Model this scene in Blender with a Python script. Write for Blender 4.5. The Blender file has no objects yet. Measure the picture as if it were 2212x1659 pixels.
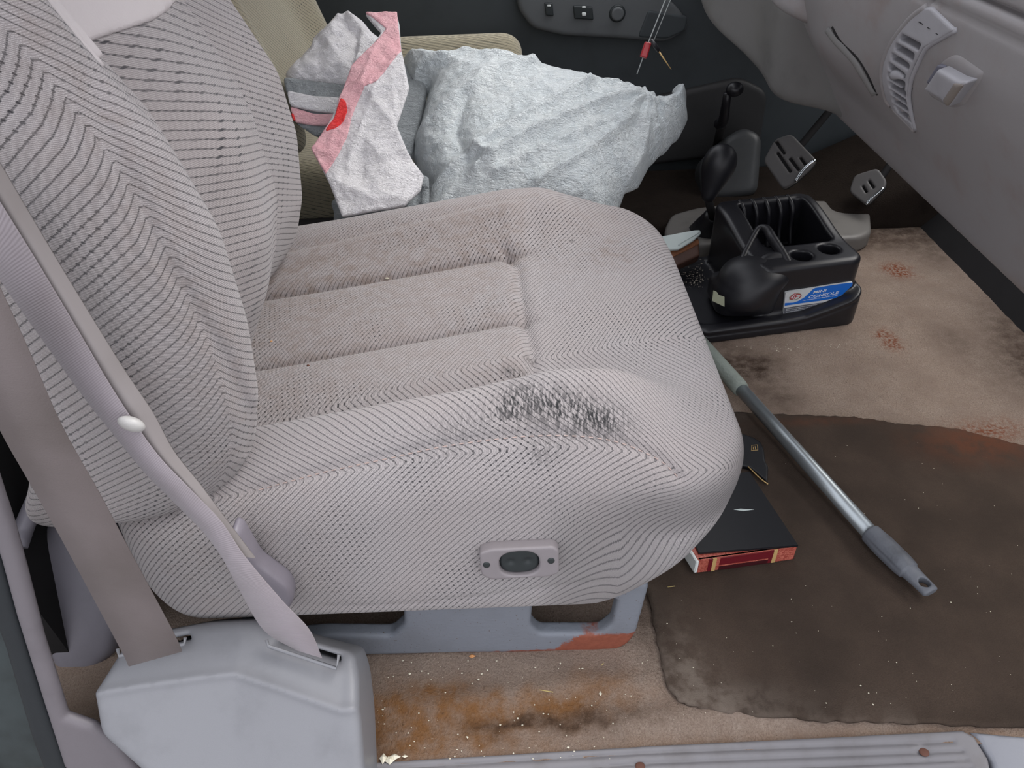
import bpy, bmesh, math, random
import numpy as np
from mathutils import Vector, Matrix
random.seed(7); rng = np.random.default_rng(7)
C = bpy.context.scene.collection
# ------------------------------------------------------------------ camera
F = 1600.; PX, PY = 1106., 829.5
CAM = np.array((0., -.56, .955)); PIT = math.radians(39); ROL = math.radians(2.2)
FW = np.array((0, math.cos(PIT), -math.sin(PIT)))
_u = np.array((0, math.sin(PIT), math.cos(PIT))); _r = np.array((1., 0, 0))
RT = math.cos(ROL)*_r - math.sin(ROL)*_u
UP = math.sin(ROL)*_r + math.cos(ROL)*_u
cd = bpy.data.cameras.new('camera'); cam = bpy.data.objects.new('camera', cd); C.objects.link(cam)
cd.sensor_fit = 'HORIZONTAL'; cd.sensor_width = 36; cd.lens = F/2212*36; cd.clip_start = .01
M = Matrix([[RT[i], UP[i], -FW[i], CAM[i]] for i in range(3)] + [[0, 0, 0, 1]])
cam.matrix_world = M
bpy.context.scene.camera = cam

def ray(px, py): return FW + (px-PX)/F*RT - (py-PY)/F*UP
def at(px, py, **k):            # measured photo point -> place on a world plane
    d = ray(px, py); a = 'xyz'.index(list(k)[0]); v = list(k.values())[0]
    return CAM + d*((v-CAM[a])/d[a])
def hit(px, py, O, N):
    d = ray(px, py); N = np.asarray(N, float); return CAM + d*(np.dot(np.asarray(O)-CAM, N)/np.dot(d, N))
def unit(v): v = np.asarray(v, float); return v/np.linalg.norm(v)

# ------------------------------------------------------------------ object helpers
def props(o, label=None, cat=None, group=None, kind=None):
    if label: o['label'] = label
    if cat: o['category'] = cat
    if group: o['group'] = group
    if kind: o['kind'] = kind
    return o
def thing(name, label, cat, loc=(0, 0, 0), group=None):
    o = bpy.data.objects.new(name, None); C.objects.link(o); o.location = Vector(loc); o.empty_display_size = .02
    return props(o, label, cat, group)
def link(name, me, m, parent=None, smooth=True):
    o = bpy.data.objects.new(name, me); C.objects.link(o)
    if m: me.materials.append(m)
    if smooth: me.polygons.foreach_set('use_smooth', [True]*len(me.polygons))
    if parent:
        o.parent = parent
        root = parent
        L = Vector((0, 0, 0))
        while root: L = L + root.location; root = root.parent
        o.location = -L          # meshes are written in world coordinates
    return o
def pymesh(verts, faces, name='m'):
    me = bpy.data.meshes.new(name)
    me.from_pydata([tuple(map(float, v)) for v in verts], [], [tuple(map(int, f)) for f in faces]); me.update(); return me
def npmesh(V, Q, name='m'):
    me = bpy.data.meshes.new(name); n = len(V); q = len(Q)
    me.vertices.add(n); me.vertices.foreach_set('co', V.astype(np.float32).ravel())
    me.loops.add(4*q); me.loops.foreach_set('vertex_index', Q.astype(np.int32).ravel())
    me.polygons.add(q); me.polygons.foreach_set('loop_start', np.arange(q, dtype=np.int32)*4)
    me.update(calc_edges=True); me.validate(); return me
def attr(me, name, vals):
    a = me.attributes.new(name, 'FLOAT', 'POINT'); a.data.foreach_set('value', np.asarray(vals, np.float32).ravel())

# ------------------------------------------------------------------ field modelling
def smax(a, b, k):
    h = np.maximum(k-np.abs(a-b), 0)/k; return np.maximum(a, b)+h*h*k*.25
def smin(a, b, k): return -smax(-a, -b, k)
def rbox2(x, y, x0, x1, y0, y1, r):
    qx = np.abs(x-(x0+x1)/2)-(x1-x0)/2+r; qy = np.abs(y-(y0+y1)/2)-(y1-y0)/2+r
    return np.hypot(np.maximum(qx, 0), np.maximum(qy, 0))+np.minimum(np.maximum(qx, qy), 0)-r
def sstep(a, b, x):
    t = np.clip((x-a)/(b-a), 0, 1); return t*t*(3-2*t)
def cosint(x, xs, ys):           # smooth interpolation through broadcastable rows
    out = np.zeros(np.broadcast(x, *[y for y in ys if not np.isscalar(y)]).shape) + ys[0]
    for i in range(len(xs)-1):
        out = out + (ys[i+1]-ys[i])*sstep(xs[i], xs[i+1], x)
    return out
def ip(x, xs, ys):               # smooth 1-D table (resampled and blurred)
    g = np.linspace(xs[0]-.1, xs[-1]+.1, 801); v = np.interp(g, xs, ys)
    w = max(3, int(.025/(g[1]-g[0]))); kern = np.hanning(w*2+1); kern /= kern.sum()
    v = np.convolve(np.pad(v, w, mode='edge'), kern, 'valid'); return np.interp(x, g, v)
def iso(f, lo, hi, h):
    lo = np.array(lo, float); hi = np.array(hi, float); n = np.ceil((hi-lo)/h).astype(int)+1
    ax = [lo[i]+np.arange(n[i])*h for i in range(3)]
    V = np.broadcast_to(f(ax[0][:, None, None], ax[1][None, :, None], ax[2][None, None, :]), tuple(n)).astype(np.float32)
    V = np.where(V == 0, 1e-9, V); I = V < 0
    cnt = np.zeros(tuple(n-1), np.int8)
    for a in (0, 1):
        for b in (0, 1):
            for c in (0, 1): cnt += I[a:n[0]-1+a, b:n[1]-1+b, c:n[2]-1+c]
    act = np.argwhere((cnt > 0) & (cnt < 8)); idx = -np.ones(tuple(n-1), np.int64)
    idx[act[:, 0], act[:, 1], act[:, 2]] = np.arange(len(act))
    P = np.zeros((len(act), 3)); W = np.zeros(len(act))
    cs = [(a, b, c) for a in (0, 1) for b in (0, 1) for c in (0, 1)]
    for p in cs:
        for a in range(3):
            if p[a] == 1: continue
            q = list(p); q[a] = 1
            v0 = V[act[:, 0]+p[0], act[:, 1]+p[1], act[:, 2]+p[2]]; v1 = V[act[:, 0]+q[0], act[:, 1]+q[1], act[:, 2]+q[2]]
            m = (v0 < 0) != (v1 < 0); t = np.where(m, v0/(v0-v1+1e-20), 0)
            pt = np.tile(np.array(p, float), (len(act), 1)); pt[:, a] = t
            P += pt*m[:, None]; W += m
    P = lo+(act+P/W[:, None])*h
    Q = []
    for a in range(3):
        b, c = (a+1) % 3, (a+2) % 3
        sl0 = [slice(None)]*3; sl1 = [slice(None)]*3; sl0[a] = slice(0, n[a]-1); sl1[a] = slice(1, n[a])
        A = I[tuple(sl0)]; B = I[tuple(sl1)]; e = np.argwhere(A != B)
        e = e[(e[:, b] > 0) & (e[:, c] > 0) & (e[:, b] < n[b]-1) & (e[:, c] < n[c]-1)]
        if len(e) == 0: continue
        ins = A[e[:, 0], e[:, 1], e[:, 2]]
        def cell(db, dc):
            g = e.copy(); g[:, b] += db; g[:, c] += dc; return idx[g[:, 0], g[:, 1], g[:, 2]]
        q = np.stack([cell(-1, -1), cell(0, -1), cell(0, 0), cell(-1, 0)], 1)
        q[~ins] = q[~ins][:, ::-1]; Q.append(q)
    Q = np.concatenate(Q)
    for _ in range(3):
        e = h*.25; x, y, z = P.T; v = f(x, y, z)
        g = np.stack([f(x+e, y, z)-f(x-e, y, z), f(x, y+e, z)-f(x, y-e, z), f(x, y, z+e)-f(x, y, z-e)], 1)/(2*e)
        st = -(v/np.maximum((g*g).sum(1), .05))[:, None]*g
        L = np.linalg.norm(st, axis=1)[:, None]; st *= np.minimum(1, h*.45/np.maximum(L, 1e-9)); P = P+st*.8
    return P, Q
def pdist(poly, x, y):           # signed distance to a closed polygon, negative inside
    poly = np.asarray(poly, float); x, y = np.broadcast_arrays(x, y)
    d = np.full(x.shape, 1e9); ins = np.zeros(x.shape, bool); n = len(poly)
    for i in range(n):
        ax_, ay = poly[i]; bx, by = poly[(i+1) % n]; ex, ey = bx-ax_, by-ay; wx, wy = x-ax_, y-ay
        t = np.clip((wx*ex+wy*ey)/(ex*ex+ey*ey+1e-12), 0, 1)
        d = np.minimum(d, (wx-ex*t)**2+(wy-ey*t)**2)
        c = ((ay <= y) & (by > y)) | ((by <= y) & (ay > y))
        if abs(ey) > 1e-12: ins ^= c & (x < ax_+(y-ay)*ex/ey)
    d = np.sqrt(d); return np.where(ins, -d, d)
def ldist(line, x, y):
    d = np.full(np.broadcast(x, y).shape, 1e9)
    for (ax_, ay), (bx, by) in zip(line[:-1], line[1:]):
        ex, ey = bx-ax_, by-ay; wx, wy = x-ax_, y-ay
        t = np.clip((wx*ex+wy*ey)/(ex*ex+ey*ey+1e-12), 0, 1); d = np.minimum(d, (wx-ex*t)**2+(wy-ey*t)**2)
    return np.sqrt(d)
class Frame:
    def __init__(s, O, A, N):
        s.O = np.asarray(O, float); s.N = unit(N); A = np.asarray(A, float); s.A = unit(A-np.dot(A, s.N)*s.N); s.B = np.cross(s.N, s.A)
    def px(s, pts, off=0): # photo points -> frame coordinates
        out = []
        for p in pts:
            w = hit(p[0], p[1], s.O+s.N*off, s.N)-s.O; out.append((np.dot(w, s.A), np.dot(w, s.B)))
        return out
    def w(s, P): P = np.asarray(P); return s.O+P[..., 0:1]*s.A+P[..., 1:2]*s.B+P[..., 2:3]*s.N
def rounded(poly, r, n=5):
    """round polygon corners"""
    out = []; m = len(poly)
    for i in range(m):
        p0, p, p1 = (np.array(poly[j % m], float) for j in (i-1, i, i+1))
        a = p0-p; b = p1-p; la, lb = np.linalg.norm(a), np.linalg.norm(b); rr = min(r, la*.45, lb*.45)
        A = p+a/la*rr; B = p+b/lb*rr
        for t in np.linspace(0, 1, n): out.append(tuple((1-t)**2*A+2*t*(1-t)*p+t*t*B))
    return out
def slab(name, fr, poly, w0, w1, m, parent=None, k=.004, res=.003, top=None, holes=(), wr=None, extra=None):
    """solid of outline poly in frame fr between w0 and w1 (top(a,b) may vary the height; wr shifts the sheet)"""
    poly = np.array(poly)
    def f(a, b, w):
        a2, b2 = np.broadcast_arrays(a, b)
        if a2.ndim == 3: a2 = a2[:, :, :1]; b2 = b2[:, :, :1]
        d = pdist(poly, a2, b2)
        for hl in holes: d = smax(d, -pdist(hl, a2, b2), k)
        s = wr(a2, b2) if wr else 0
        t = top(a2, b2, d) if top else w1
        v = smax(smax(d, (w-s)-t, k), w0-(w-s), k*.6)
        if extra: v = extra(a, b, w, v)
        return v
    lo = poly.min(0)-res*2; hi = poly.max(0)+res*2; zz0 = w0; zz1 = w1
    if wr:
        g = np.meshgrid(np.linspace(lo[0], hi[0], 120), np.linspace(lo[1], hi[1], 120), indexing='ij'); s = wr(*g); zz0 += s.min(); zz1 += s.max()
    P, Q = iso(f, (lo[0], lo[1], zz0-res*2), (hi[0], hi[1], zz1+res*2), res)
    me = npmesh(fr.w(P), Q, name); o = link(name, me, m, parent); return o, P
def prism(name, fr, poly, w0, w1, m, parent=None, bev=.0):
    """crisp extruded outline"""
    bm = bmesh.new(); vs = [bm.verts.new(fr.w(np.array((a, b, w0)))) for a, b in poly]
    f = bm.faces.new(vs); r = bmesh.ops.extrude_face_region(bm, geom=[f])
    up = [e for e in r['geom'] if isinstance(e, bmesh.types.BMVert)]
    bmesh.ops.translate(bm, verts=up, vec=Vector(fr.N*(w1-w0)))
    bmesh.ops.recalc_face_normals(bm, faces=bm.faces[:])
    if bev: bmesh.ops.bevel(bm, geom=bm.edges[:], offset=bev, segments=2, affect='EDGES', clamp_overlap=True)
    bmesh.ops.triangulate(bm, faces=[f for f in bm.faces if len(f.verts) > 4])
    me = bpy.data.meshes.new(name); bm.to_mesh(me); bm.free(); return link(name, me, m, parent, smooth=False)
def box(name, x0, x1, y0, y1, z0, z1, m, parent=None, bev=.0):
    return prism(name, Frame((0, 0, 0), (1, 0, 0), (0, 0, 1)), [(x0, y0), (x1, y0), (x1, y1), (x0, y1)], z0, z1, m, parent, bev)
def catmull(pts, n=8):
    P = [np.array(p, float) for p in pts]; P = [2*P[0]-P[1]]+P+[2*P[-1]-P[-2]]; out = []
    for i in range(1, len(P)-2):
        for t in np.arange(n)/n:
            a, b, c, d = P[i-1:i+3]
            out.append(.5*((2*b)+(-a+c)*t+(2*a-5*b+4*c-d)*t*t+(-a+3*b-3*c+d)*t**3))
    out.append(P[-2]); return out
def tube(name, pts, r, m, parent=None, seg=12, sm=0, cap=True):
    """r: number or list, swept round tube"""
    if np.isscalar(r): r = [r]*len(pts)
    if sm:
        q = catmull([tuple(p)+(rr,) for p, rr in zip(pts, r)], sm); pts = [a[:3] for a in q]; r = [a[3] for a in q]
    P = [np.array(p, float) for p in pts]; V = []; Fc = []; n0 = None
    for i, p in enumerate(P):
        t = unit(P[min(i+1, len(P)-1)]-P[max(i-1, 0)])
        if n0 is None: n0 = unit(np.cross(t, (0.3, .2, 1) if abs(t[2]) < .9 else (1, 0, 0)))
        n0 = unit(n0-np.dot(n0, t)*t); b = np.cross(t, n0)
        for j in range(seg):
            a = 2*math.pi*j/seg; V.append(p+r[i]*(math.cos(a)*n0+math.sin(a)*b))
    for i in range(len(P)-1):
        for j in range(seg):
            k = (j+1) % seg; Fc.append((i*seg+j, i*seg+k, (i+1)*seg+k, (i+1)*seg+j))
    if cap: Fc.append(tuple(range(seg))[::-1]); Fc.append(tuple((len(P)-1)*seg+j for j in range(seg)))
    return link(name, pymesh(V, Fc, name), m, parent)
def ribbon(name, rows, th, m, parent=None, N=(0, 1, 0), sm=6):
    """rows: list of rows of world points across the strap; solidified along N"""
    cols = len(rows[0]); cs = [catmull([r[c] for r in rows], sm) for c in range(cols)]
    n = len(cs[0]); N = np.array(unit(N)); V = []; U = []; W = []
    L = 0
    for i in range(n):
        if i: L += np.linalg.norm(cs[0][i]-cs[0][i-1])
        for side in (0, 1):
            acc = 0
            for c in range(cols):
                if c: acc += np.linalg.norm(cs[c][i]-cs[c-1][i])
                V.append(cs[c][i]+N*th*(side)); U.append(L); W.append(acc)
    Fc = []; s = 2*cols
    for i in range(n-1):
        for c in range(cols-1):
            a = i*s+c; Fc.append((a, a+1, a+1+s, a+s)); a = i*s+cols+c; Fc.append((a, a+s, a+1+s, a+1))
        a = i*s; Fc.append((a, a+s, a+s+cols, a+cols)); a = i*s+cols-1; Fc.append((a, a+cols, a+s+cols, a+s))
    me = pymesh(V, Fc, name); attr(me, 'fu', U); attr(me, 'fv', W)
    o = link(name, me, m, parent)
    return o
def blob(name, c, r, m, parent=None, rot=(0, 0, 0), n=24, noise=0):
    bm = bmesh.new(); bmesh.ops.create_uvsphere(bm, u_segments=n, v_segments=max(6, n//2), radius=1)
    Rm = Matrix.Rotation(rot[2], 3, 'Z') @ Matrix.Rotation(rot[1], 3, 'Y') @ Matrix.Rotation(rot[0], 3, 'X')
    for v in bm.verts:
        s = 1+(random.uniform(-noise, noise) if noise else 0)
        v.co = Rm @ Vector((v.co.x*r[0]*s, v.co.y*r[1]*s, v.co.z*r[2]*s))+Vector(c)
    me = bpy.data.meshes.new(name); bm.to_mesh(me); bm.free(); return link(name, me, m, parent)

# ------------------------------------------------------------------ materials
def lin(c): return tuple((v/12.92 if v <= .04045 else ((v+.055)/1.055)**2.4) for v in c)
def rgb(r, g, b): return lin((r/255, g/255, b/255))+(1,)
class MatB:
    def __init__(s, name):
        s.m = bpy.data.materials.new(name); s.m.use_nodes = True; s.n = s.m.node_tree.nodes; s.l = s.m.node_tree.links
        s.b = s.n['Principled BSDF']
    def new(s, t, **k):
        nd = s.n.new(t)
        for a, v in k.items(): setattr(nd, a, v)
        return nd
    def val(s, sock, v):
        if hasattr(v, 'is_output') or hasattr(v, 'links'): s.l.new(v, sock)
        else: sock.default_value = v
    def math(s, op, a, b=0, c=0, clamp=False):
        n = s.new('ShaderNodeMath', operation=op, use_clamp=clamp); s.val(n.inputs[0], a); s.val(n.inputs[1], b); s.val(n.inputs[2], c); return n.outputs[0]
    def attr(s, nm): return s.new('ShaderNodeAttribute', attribute_name=nm).outputs['Fac']
    def noise(s, scale, det=3, rough=.5, vec=None, dist=0):
        n = s.new('ShaderNodeTexNoise'); n.inputs['Scale'].default_value = scale; n.inputs['Detail'].default_value = det
        n.inputs['Roughness'].default_value = rough; n.inputs['Distortion'].default_value = dist
        s.l.new(vec if vec is not None else s.co(), n.inputs['Vector']); return n.outputs['Fac']
    def co(s):
        if not hasattr(s, '_co'): s._co = s.new('ShaderNodeTexCoord').outputs['Object']
        return s._co
    def maprange(s, v, a, b, c=0, d=1):
        n = s.new('ShaderNodeMapRange'); n.interpolation_type = 'SMOOTHSTEP'; s.val(n.inputs[0], v)
        for i, q in enumerate((a, b, c, d)): n.inputs[i+1].default_value = q
        return n.outputs[0]
    def mix(s, f, a, b):
        n = s.new('ShaderNodeMix', data_type='RGBA'); s.val(n.inputs[0], f); s.val(n.inputs[6], a); s.val(n.inputs[7], b); return n.outputs[2]
    def scaled(s, v):
        n = s.new('ShaderNodeMapping'); n.inputs['Scale'].default_value = v; s.l.new(s.co(), n.inputs['Vector']); return n.outputs[0]
    def bump(s, h, dist=.001, strength=1):
        n = s.new('ShaderNodeBump'); n.inputs['Distance'].default_value = dist; n.inputs['Strength'].default_value = strength; s.l.new(h, n.inputs['Height']); s.l.new(n.outputs[0], s.b.inputs['Normal'])
    def set(s, col=None, rough=None, **k):
        if col is not None: s.val(s.b.inputs['Base Color'], col)
        if rough is not None: s.val(s.b.inputs['Roughness'], rough)
        for a, v in k.items(): s.val(s.b.inputs[a.replace('_', ' ')], v)
        return s.m
def plain(name, c, rough=.5, spec=.5, dirt=.12, metal=0, bscale=900, bd=.00012, dcol=None):
    b = MatB(name); n = b.noise(14, 5, .6); g = b.noise(bscale, 2)
    d = dcol or tuple(v*.55 for v in c[:3])+(1,)
    b.set(b.mix(b.maprange(n, .45, .8, 0, dirt*3), c, d), rough, Metallic=metal)
    b.b.inputs['Specular IOR Level'].default_value = spec
    if bd: b.bump(g, bd)
    return b.m
def fabric(name, base, dark, P=.0074, dirtcol=None):
    b = MatB(name); u = b.attr('fu'); v = b.attr('fv')
    wob = b.math('MULTIPLY', b.math('SUBTRACT', b.noise(160, 2), .5), .0012)
    uu = b.math('ADD', u, wob)
    fr = b.math('FRACT', b.math('DIVIDE', uu, P)); tri = b.math('ABSOLUTE', b.math('SUBTRACT', fr, .5))      # 0 at stripe centre
    ln = b.maprange(tri, .03, .115, 1, 0)
    vf = b.math('FRACT', b.math('DIVIDE', v, .0032)); vt = b.math('ABSOLUTE', b.math('SUBTRACT', vf, .5))
    dash = b.maprange(vt, .1, .4, 1, .6)
    # bigger dark dots on the stripes
    v2 = b.math('ADD', v, b.math('MULTIPLY', b.math('FLOOR', b.math('DIVIDE', uu, P)), .0061))
    df = b.math('ABSOLUTE', b.math('SUBTRACT', b.math('FRACT', b.math('DIVIDE', v2, .0122)), .5))
    dot = b.math('MULTIPLY', b.maprange(df, .06, .15, 1, 0), b.maprange(tri, .12, .22, 1, 0))
    big = b.maprange(b.noise(9, 2), .38, .62, .2, 1)
    mk = b.math('MAXIMUM', b.math('MULTIPLY', b.math('MULTIPLY', ln, dash), .82), b.math('MULTIPLY', dot, big))
    # twill ribs
    tw = b.math('SINE', b.math('MULTIPLY', b.math('ADD', v, b.math('MULTIPLY', u, .55)), 2*math.pi/.0026))
    fz = b.noise(1500, 3, .7); cloud = b.noise(7, 3)
    c0 = b.mix(b.maprange(tw, -1, 1), tuple(x*.72 for x in base[:3])+(1,), tuple(min(1, x*1.26) for x in base[:3])+(1,))
    c0 = b.mix(b.maprange(fz, .35, .7), tuple(x*.66 for x in base[:3])+(1,), c0)
    c0 = b.mix(b.maprange(cloud, .3, .75, 0, .25), c0, tuple(x*y for x, y in zip(base[:3], (.82, .72, .66)))+(1,))
    c1 = b.mix(b.math('MULTIPLY', mk, .95), c0, dark)
    st = b.attr('stain'); stx = b.noise(380, 3, .6, b.scaled((1, .3, .25)))
    sm_ = b.math('MULTIPLY', st, b.maprange(stx, .38, .62, .0, 1), clamp=True)
    c2 = b.mix(sm_, c1, (.012, .013, .015, 1))
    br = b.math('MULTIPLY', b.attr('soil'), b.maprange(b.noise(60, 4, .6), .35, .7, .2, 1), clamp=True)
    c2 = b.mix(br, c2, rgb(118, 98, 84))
    b.set(c2, .95); b.b.inputs['Specular IOR Level'].default_value = .15
    b.b.inputs['Sheen Weight'].default_value = .25; b.b.inputs['Sheen Roughness'].default_value = .6
    hgt = b.math('ADD', b.math('MULTIPLY', mk, -1.0), b.math('ADD', b.math('MULTIPLY', tw, .18), b.math('MULTIPLY', fz, .5)))
    b.bump(hgt, .0009)
    return b.m
M_fab = fabric('seat_fabric', rgb(175, 169, 170), rgb(26, 26, 35), P=.0096)
M_fab2 = fabric('driver_seat_fabric', rgb(160, 154, 132), rgb(60, 64, 56), P=.0095)
M_plas = plain('grey_cab_plastic', rgb(122, 123, 128), .42, .45)
M_plas2 = plain('grey_rear_plastic', rgb(118, 115, 123), .45, .4)
M_vinyl = plain('pale_vinyl', rgb(190, 183, 184), .6, .3, dirt=.04, bscale=500, bd=.0004)
M_dash = plain('dash_plastic', rgb(136, 133, 134), .48, .4, dirt=.2, dcol=rgb(124, 108, 103))
M_dashpad = plain('dash_lower_plastic', rgb(112, 111, 110), .5, .35, dirt=.15)
M_slat = plain('vent_slat_plastic', rgb(152, 151, 156), .45)
M_dark = plain('dark_trim', rgb(34, 33, 34), .8, .2, dirt=.1)
M_seal = plain('rubber_seal', rgb(34, 38, 42), .55, .4, dirt=.1)
M_black = plain('black_console_plastic', rgb(26, 26, 31), .36, .5, dirt=.1, bscale=700)
M_blk2 = plain('black_cup_plastic', rgb(27, 27, 32), .42, .5, dirt=.05)
M_door = plain('door_panel_plastic', rgb(64, 69, 72), .6, .3)
M_doora = plain('armrest_plastic', rgb(92, 95, 97), .5, .35)
M_sw = plain('switch_plastic', rgb(38, 44, 46), .4)
M_white = plain('switch_mark', rgb(225, 230, 228), .5, dirt=0)
M_metal = plain('seat_base_paint', rgb(130, 134, 142), .5, .4, dirt=.15)
M_pole = plain('aluminium', rgb(165, 172, 176), .38, .5, dirt=.15, metal=.75, bscale=300)
M_grip = plain('grey_grip_plastic', rgb(98, 101, 108), .55, .4, dirt=.35, dcol=rgb(60, 60, 64), bscale=200, bd=.0006)
M_sleeve = plain('mottled_sleeve', rgb(140, 148, 140), .6, dirt=.3, bscale=180, bd=.0015)
M_chrome = plain('bright_metal', rgb(215, 222, 226), .18, .6, dirt=0, metal=1, bd=0)
M_pedal = plain('pedal_rubber', rgb(86, 84, 84), .6)
M_tray = plain('floor_tray_plastic', rgb(102, 99, 96), .5, dirt=.25)
M_rust = plain('rusty_screw', rgb(96, 62, 50), .8)
M_orange = plain('orange_paint', rgb(160, 84, 56), .6)
M_yellow = plain('yellow_tag', rgb(200, 180, 110), .6)
M_card = plain('pale_card', rgb(190, 200, 198), .5, dirt=.06)
M_leather = plain('brown_leather', rgb(84, 58, 48), .55, dirt=.2, bscale=400, bd=.0006)
M_mesh = plain('brown_mesh', rgb(124, 78, 50), .8, dirt=.3, bscale=250, bd=.002)
M_bookblk = plain('black_cover', rgb(17, 18, 23), .45, .4, dirt=.02)
M_gold = plain('gold_print', rgb(190, 158, 104), .5, dirt=0)
M_cream = plain('cream_paper', rgb(205, 202, 178), .7)
M_redtag = plain('red_plastic', rgb(150, 26, 34), .3)
M_cord = plain('clear_cord', rgb(170, 176, 176), .3, dirt=0)
M_olive = plain('olive_tab', rgb(140, 142, 118), .5)
M_sill = plain('sill_plastic', rgb(120, 118, 121), .5, .4, dirt=.2, dcol=rgb(92, 86, 84))
M_light = plain('button_plastic', rgb(190, 188, 186), .35)

b = MatB('rusted_base')
ob = b.co(); sep = b.new('ShaderNodeSeparateXYZ'); b.l.new(ob, sep.inputs[0])
nz = b.noise(60, 5, .7)
rx = b.maprange(b.math('ADD', b.math('ADD', sep.outputs[0], b.math('MULTIPLY', sep.outputs[2], -1.1)), b.math('MULTIPLY', nz, .05)), .062, .072)
rz = b.maprange(b.math('ADD', sep.outputs[2], b.math('MULTIPLY', nz, .02)), .044, .050, 1, 0)
low = b.math('MULTIPLY', b.maprange(b.math('ADD', sep.outputs[2], b.math('MULTIPLY', b.noise(35, 4, .7), .02)), .012, .017, 1, 0), b.maprange(sep.outputs[0], -.2, .02))
rm = b.math('MAXIMUM', b.math('MULTIPLY', rx, rz), low)
sp = b.maprange(b.noise(330, 2), .70, .74)
c = b.mix(b.maprange(b.noise(18, 4), .4, .8, 0, .3), rgb(120, 125, 134), rgb(98, 100, 104))
c = b.mix(sp, c, rgb(84, 70, 62)); rc = b.mix(b.noise(120, 4, .7), rgb(104, 52, 38), rgb(158, 92, 72))
b.set(b.mix(rm, c, rc), .55); b.bump(b.noise(200, 4), .0006); M_base = b.m

b = MatB('belt_webbing')
rib = b.math('SINE', b.math('MULTIPLY', b.attr('fu'), 2*math.pi/.0021))
c = b.mix(b.maprange(b.noise(10, 4), .35, .75), rgb(150, 142, 148), rgb(132, 124, 127))
b.set(b.mix(b.maprange(rib, -1, 1, 0, .10), c, rgb(100, 94, 98)), .55); b.bump(rib, .00009)
b.b.inputs['Sheen Weight'].default_value = .15; M_belt = b.m
b = MatB('belt_webbing_smooth')
c = b.mix(b.maprange(b.noise(8, 4), .35, .75), rgb(140, 134, 134), rgb(122, 116, 114)); b.set(c, .42); M_belt3 = b.m
b = MatB('belt_webbing_dark')
c = b.mix(b.maprange(b.noise(8, 4), .35, .75), rgb(112, 103, 103), rgb(96, 88, 86))
b.set(c, .5); b.bump(b.noise(700, 2), .0002); M_belt2 = b.m

def bagmat(name, col, col2, bd=.0042):
    b = MatB(name)
    w1 = b.noise(75, 5, .6, b.scaled((1, 1.6, 1.2)), .6); w2 = b.noise(26, 4, .55, None, 1.2); w3 = b.math('ABSOLUTE', b.math('SUBTRACT', b.noise(190, 4, .65, b.scaled((1, 1.5, .8)), .8), .5))
    mp_ = b.new('ShaderNodeMapping'); mp_.inputs['Rotation'].default_value = (0.3, 0, -.55); mp_.inputs['Scale'].default_value = (34, 150, 90); b.l.new(b.co(), mp_.inputs['Vector'])
    w5 = b.noise(1, 4, .6, mp_.outputs[0], .7); w5 = b.math('ABSOLUTE', b.math('SUBTRACT', w5, .5))
    mp2 = b.new('ShaderNodeMapping'); mp2.inputs['Rotation'].default_value = (0.2, .3, 1.1); mp2.inputs['Scale'].default_value = (60, 210, 120); b.l.new(b.co(), mp2.inputs['Vector'])
    w6 = b.noise(1, 3, .6, mp2.outputs[0], .7); w6 = b.math('ABSOLUTE', b.math('SUBTRACT', w6, .5))
    w3 = b.math('ADD', w3, b.math('ADD', b.math('MULTIPLY', w5, 1.6), b.math('MULTIPLY', w6, 1.1)))
    rid = b.math('ABSOLUTE', b.math('SUBTRACT', w1, .5)); rid2 = b.math('ABSOLUTE', b.math('SUBTRACT', w2, .5))
    b.set(b.mix(b.maprange(w2, .3, .7), col, col2), .32)
    b.b.inputs['Specular IOR Level'].default_value = .5
    b.bump(b.math('ADD', b.math('ADD', b.math('MULTIPLY', rid, -1.6), b.math('MULTIPLY', rid2, -2.4)), b.math('MULTIPLY', w3, -1.6)), bd)
    tr = b.new('ShaderNodeBsdfTranslucent'); b.val(tr.inputs[0], col); mx = b.new('ShaderNodeMixShader'); mx.inputs[0].default_value = .12
    out = b.n['Material Output']; b.l.new(b.b.outputs[0], mx.inputs[1]); b.l.new(tr.outputs[0], mx.inputs[2]); b.l.new(mx.outputs[0], out.inputs[0])
    return b.m
M_bag = bagmat('white_polythene', rgb(244, 250, 252), rgb(230, 238, 242))
M_bagf = bagmat('white_flap_polythene', rgb(252, 250, 252), rgb(244, 242, 246), .0032)
M_bagshade = bagmat('shaded_polythene', rgb(172, 178, 182), rgb(150, 156, 160))  # greyer copy of the white film, shade held in its colour
M_bagpink = bagmat('pink_polythene', rgb(252, 200, 206), rgb(250, 190, 198), .0024)
M_bagred = bagmat('red_polythene', rgb(246, 64, 64), rgb(240, 52, 54), .0024)

b = MatB('worn_carpet')
f1 = b.noise(420, 4, .75, b.scaled((1, .7, 1))); f2 = b.noise(9, 5, .65); f3 = b.noise(38, 5, .65); f4 = b.noise(160, 3, .6)
c = b.mix(b.maprange(f2, .3, .7), rgb(154, 138, 127), rgb(182, 166, 153))
c = b.mix(b.maprange(f1, .3, .7), tuple(x*.62 for x in rgb(180, 160, 146)[:3])+(1,), c)
c = b.mix(b.math('MULTIPLY', b.attr('brown'), b.maprange(f3, .25, .65, .35, 1), clamp=True), c, b.mix(f1, rgb(112, 76, 46), rgb(158, 116, 78)))
c = b.mix(b.math('MULTIPLY', b.attr('grime_shade'), b.maprange(f3, .25, .7, .4, 1), clamp=True), c, b.mix(f1, rgb(50, 40, 34), rgb(84, 68, 58)))
c = b.mix(b.math('MULTIPLY', b.attr('rust'), b.maprange(f4, .35, .65, .0, 1), clamp=True), c, rgb(128, 66, 38))
c = b.mix(b.math('MULTIPLY', b.maprange(f4, .66, .72), .45), c, rgb(74, 58, 48))
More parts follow.
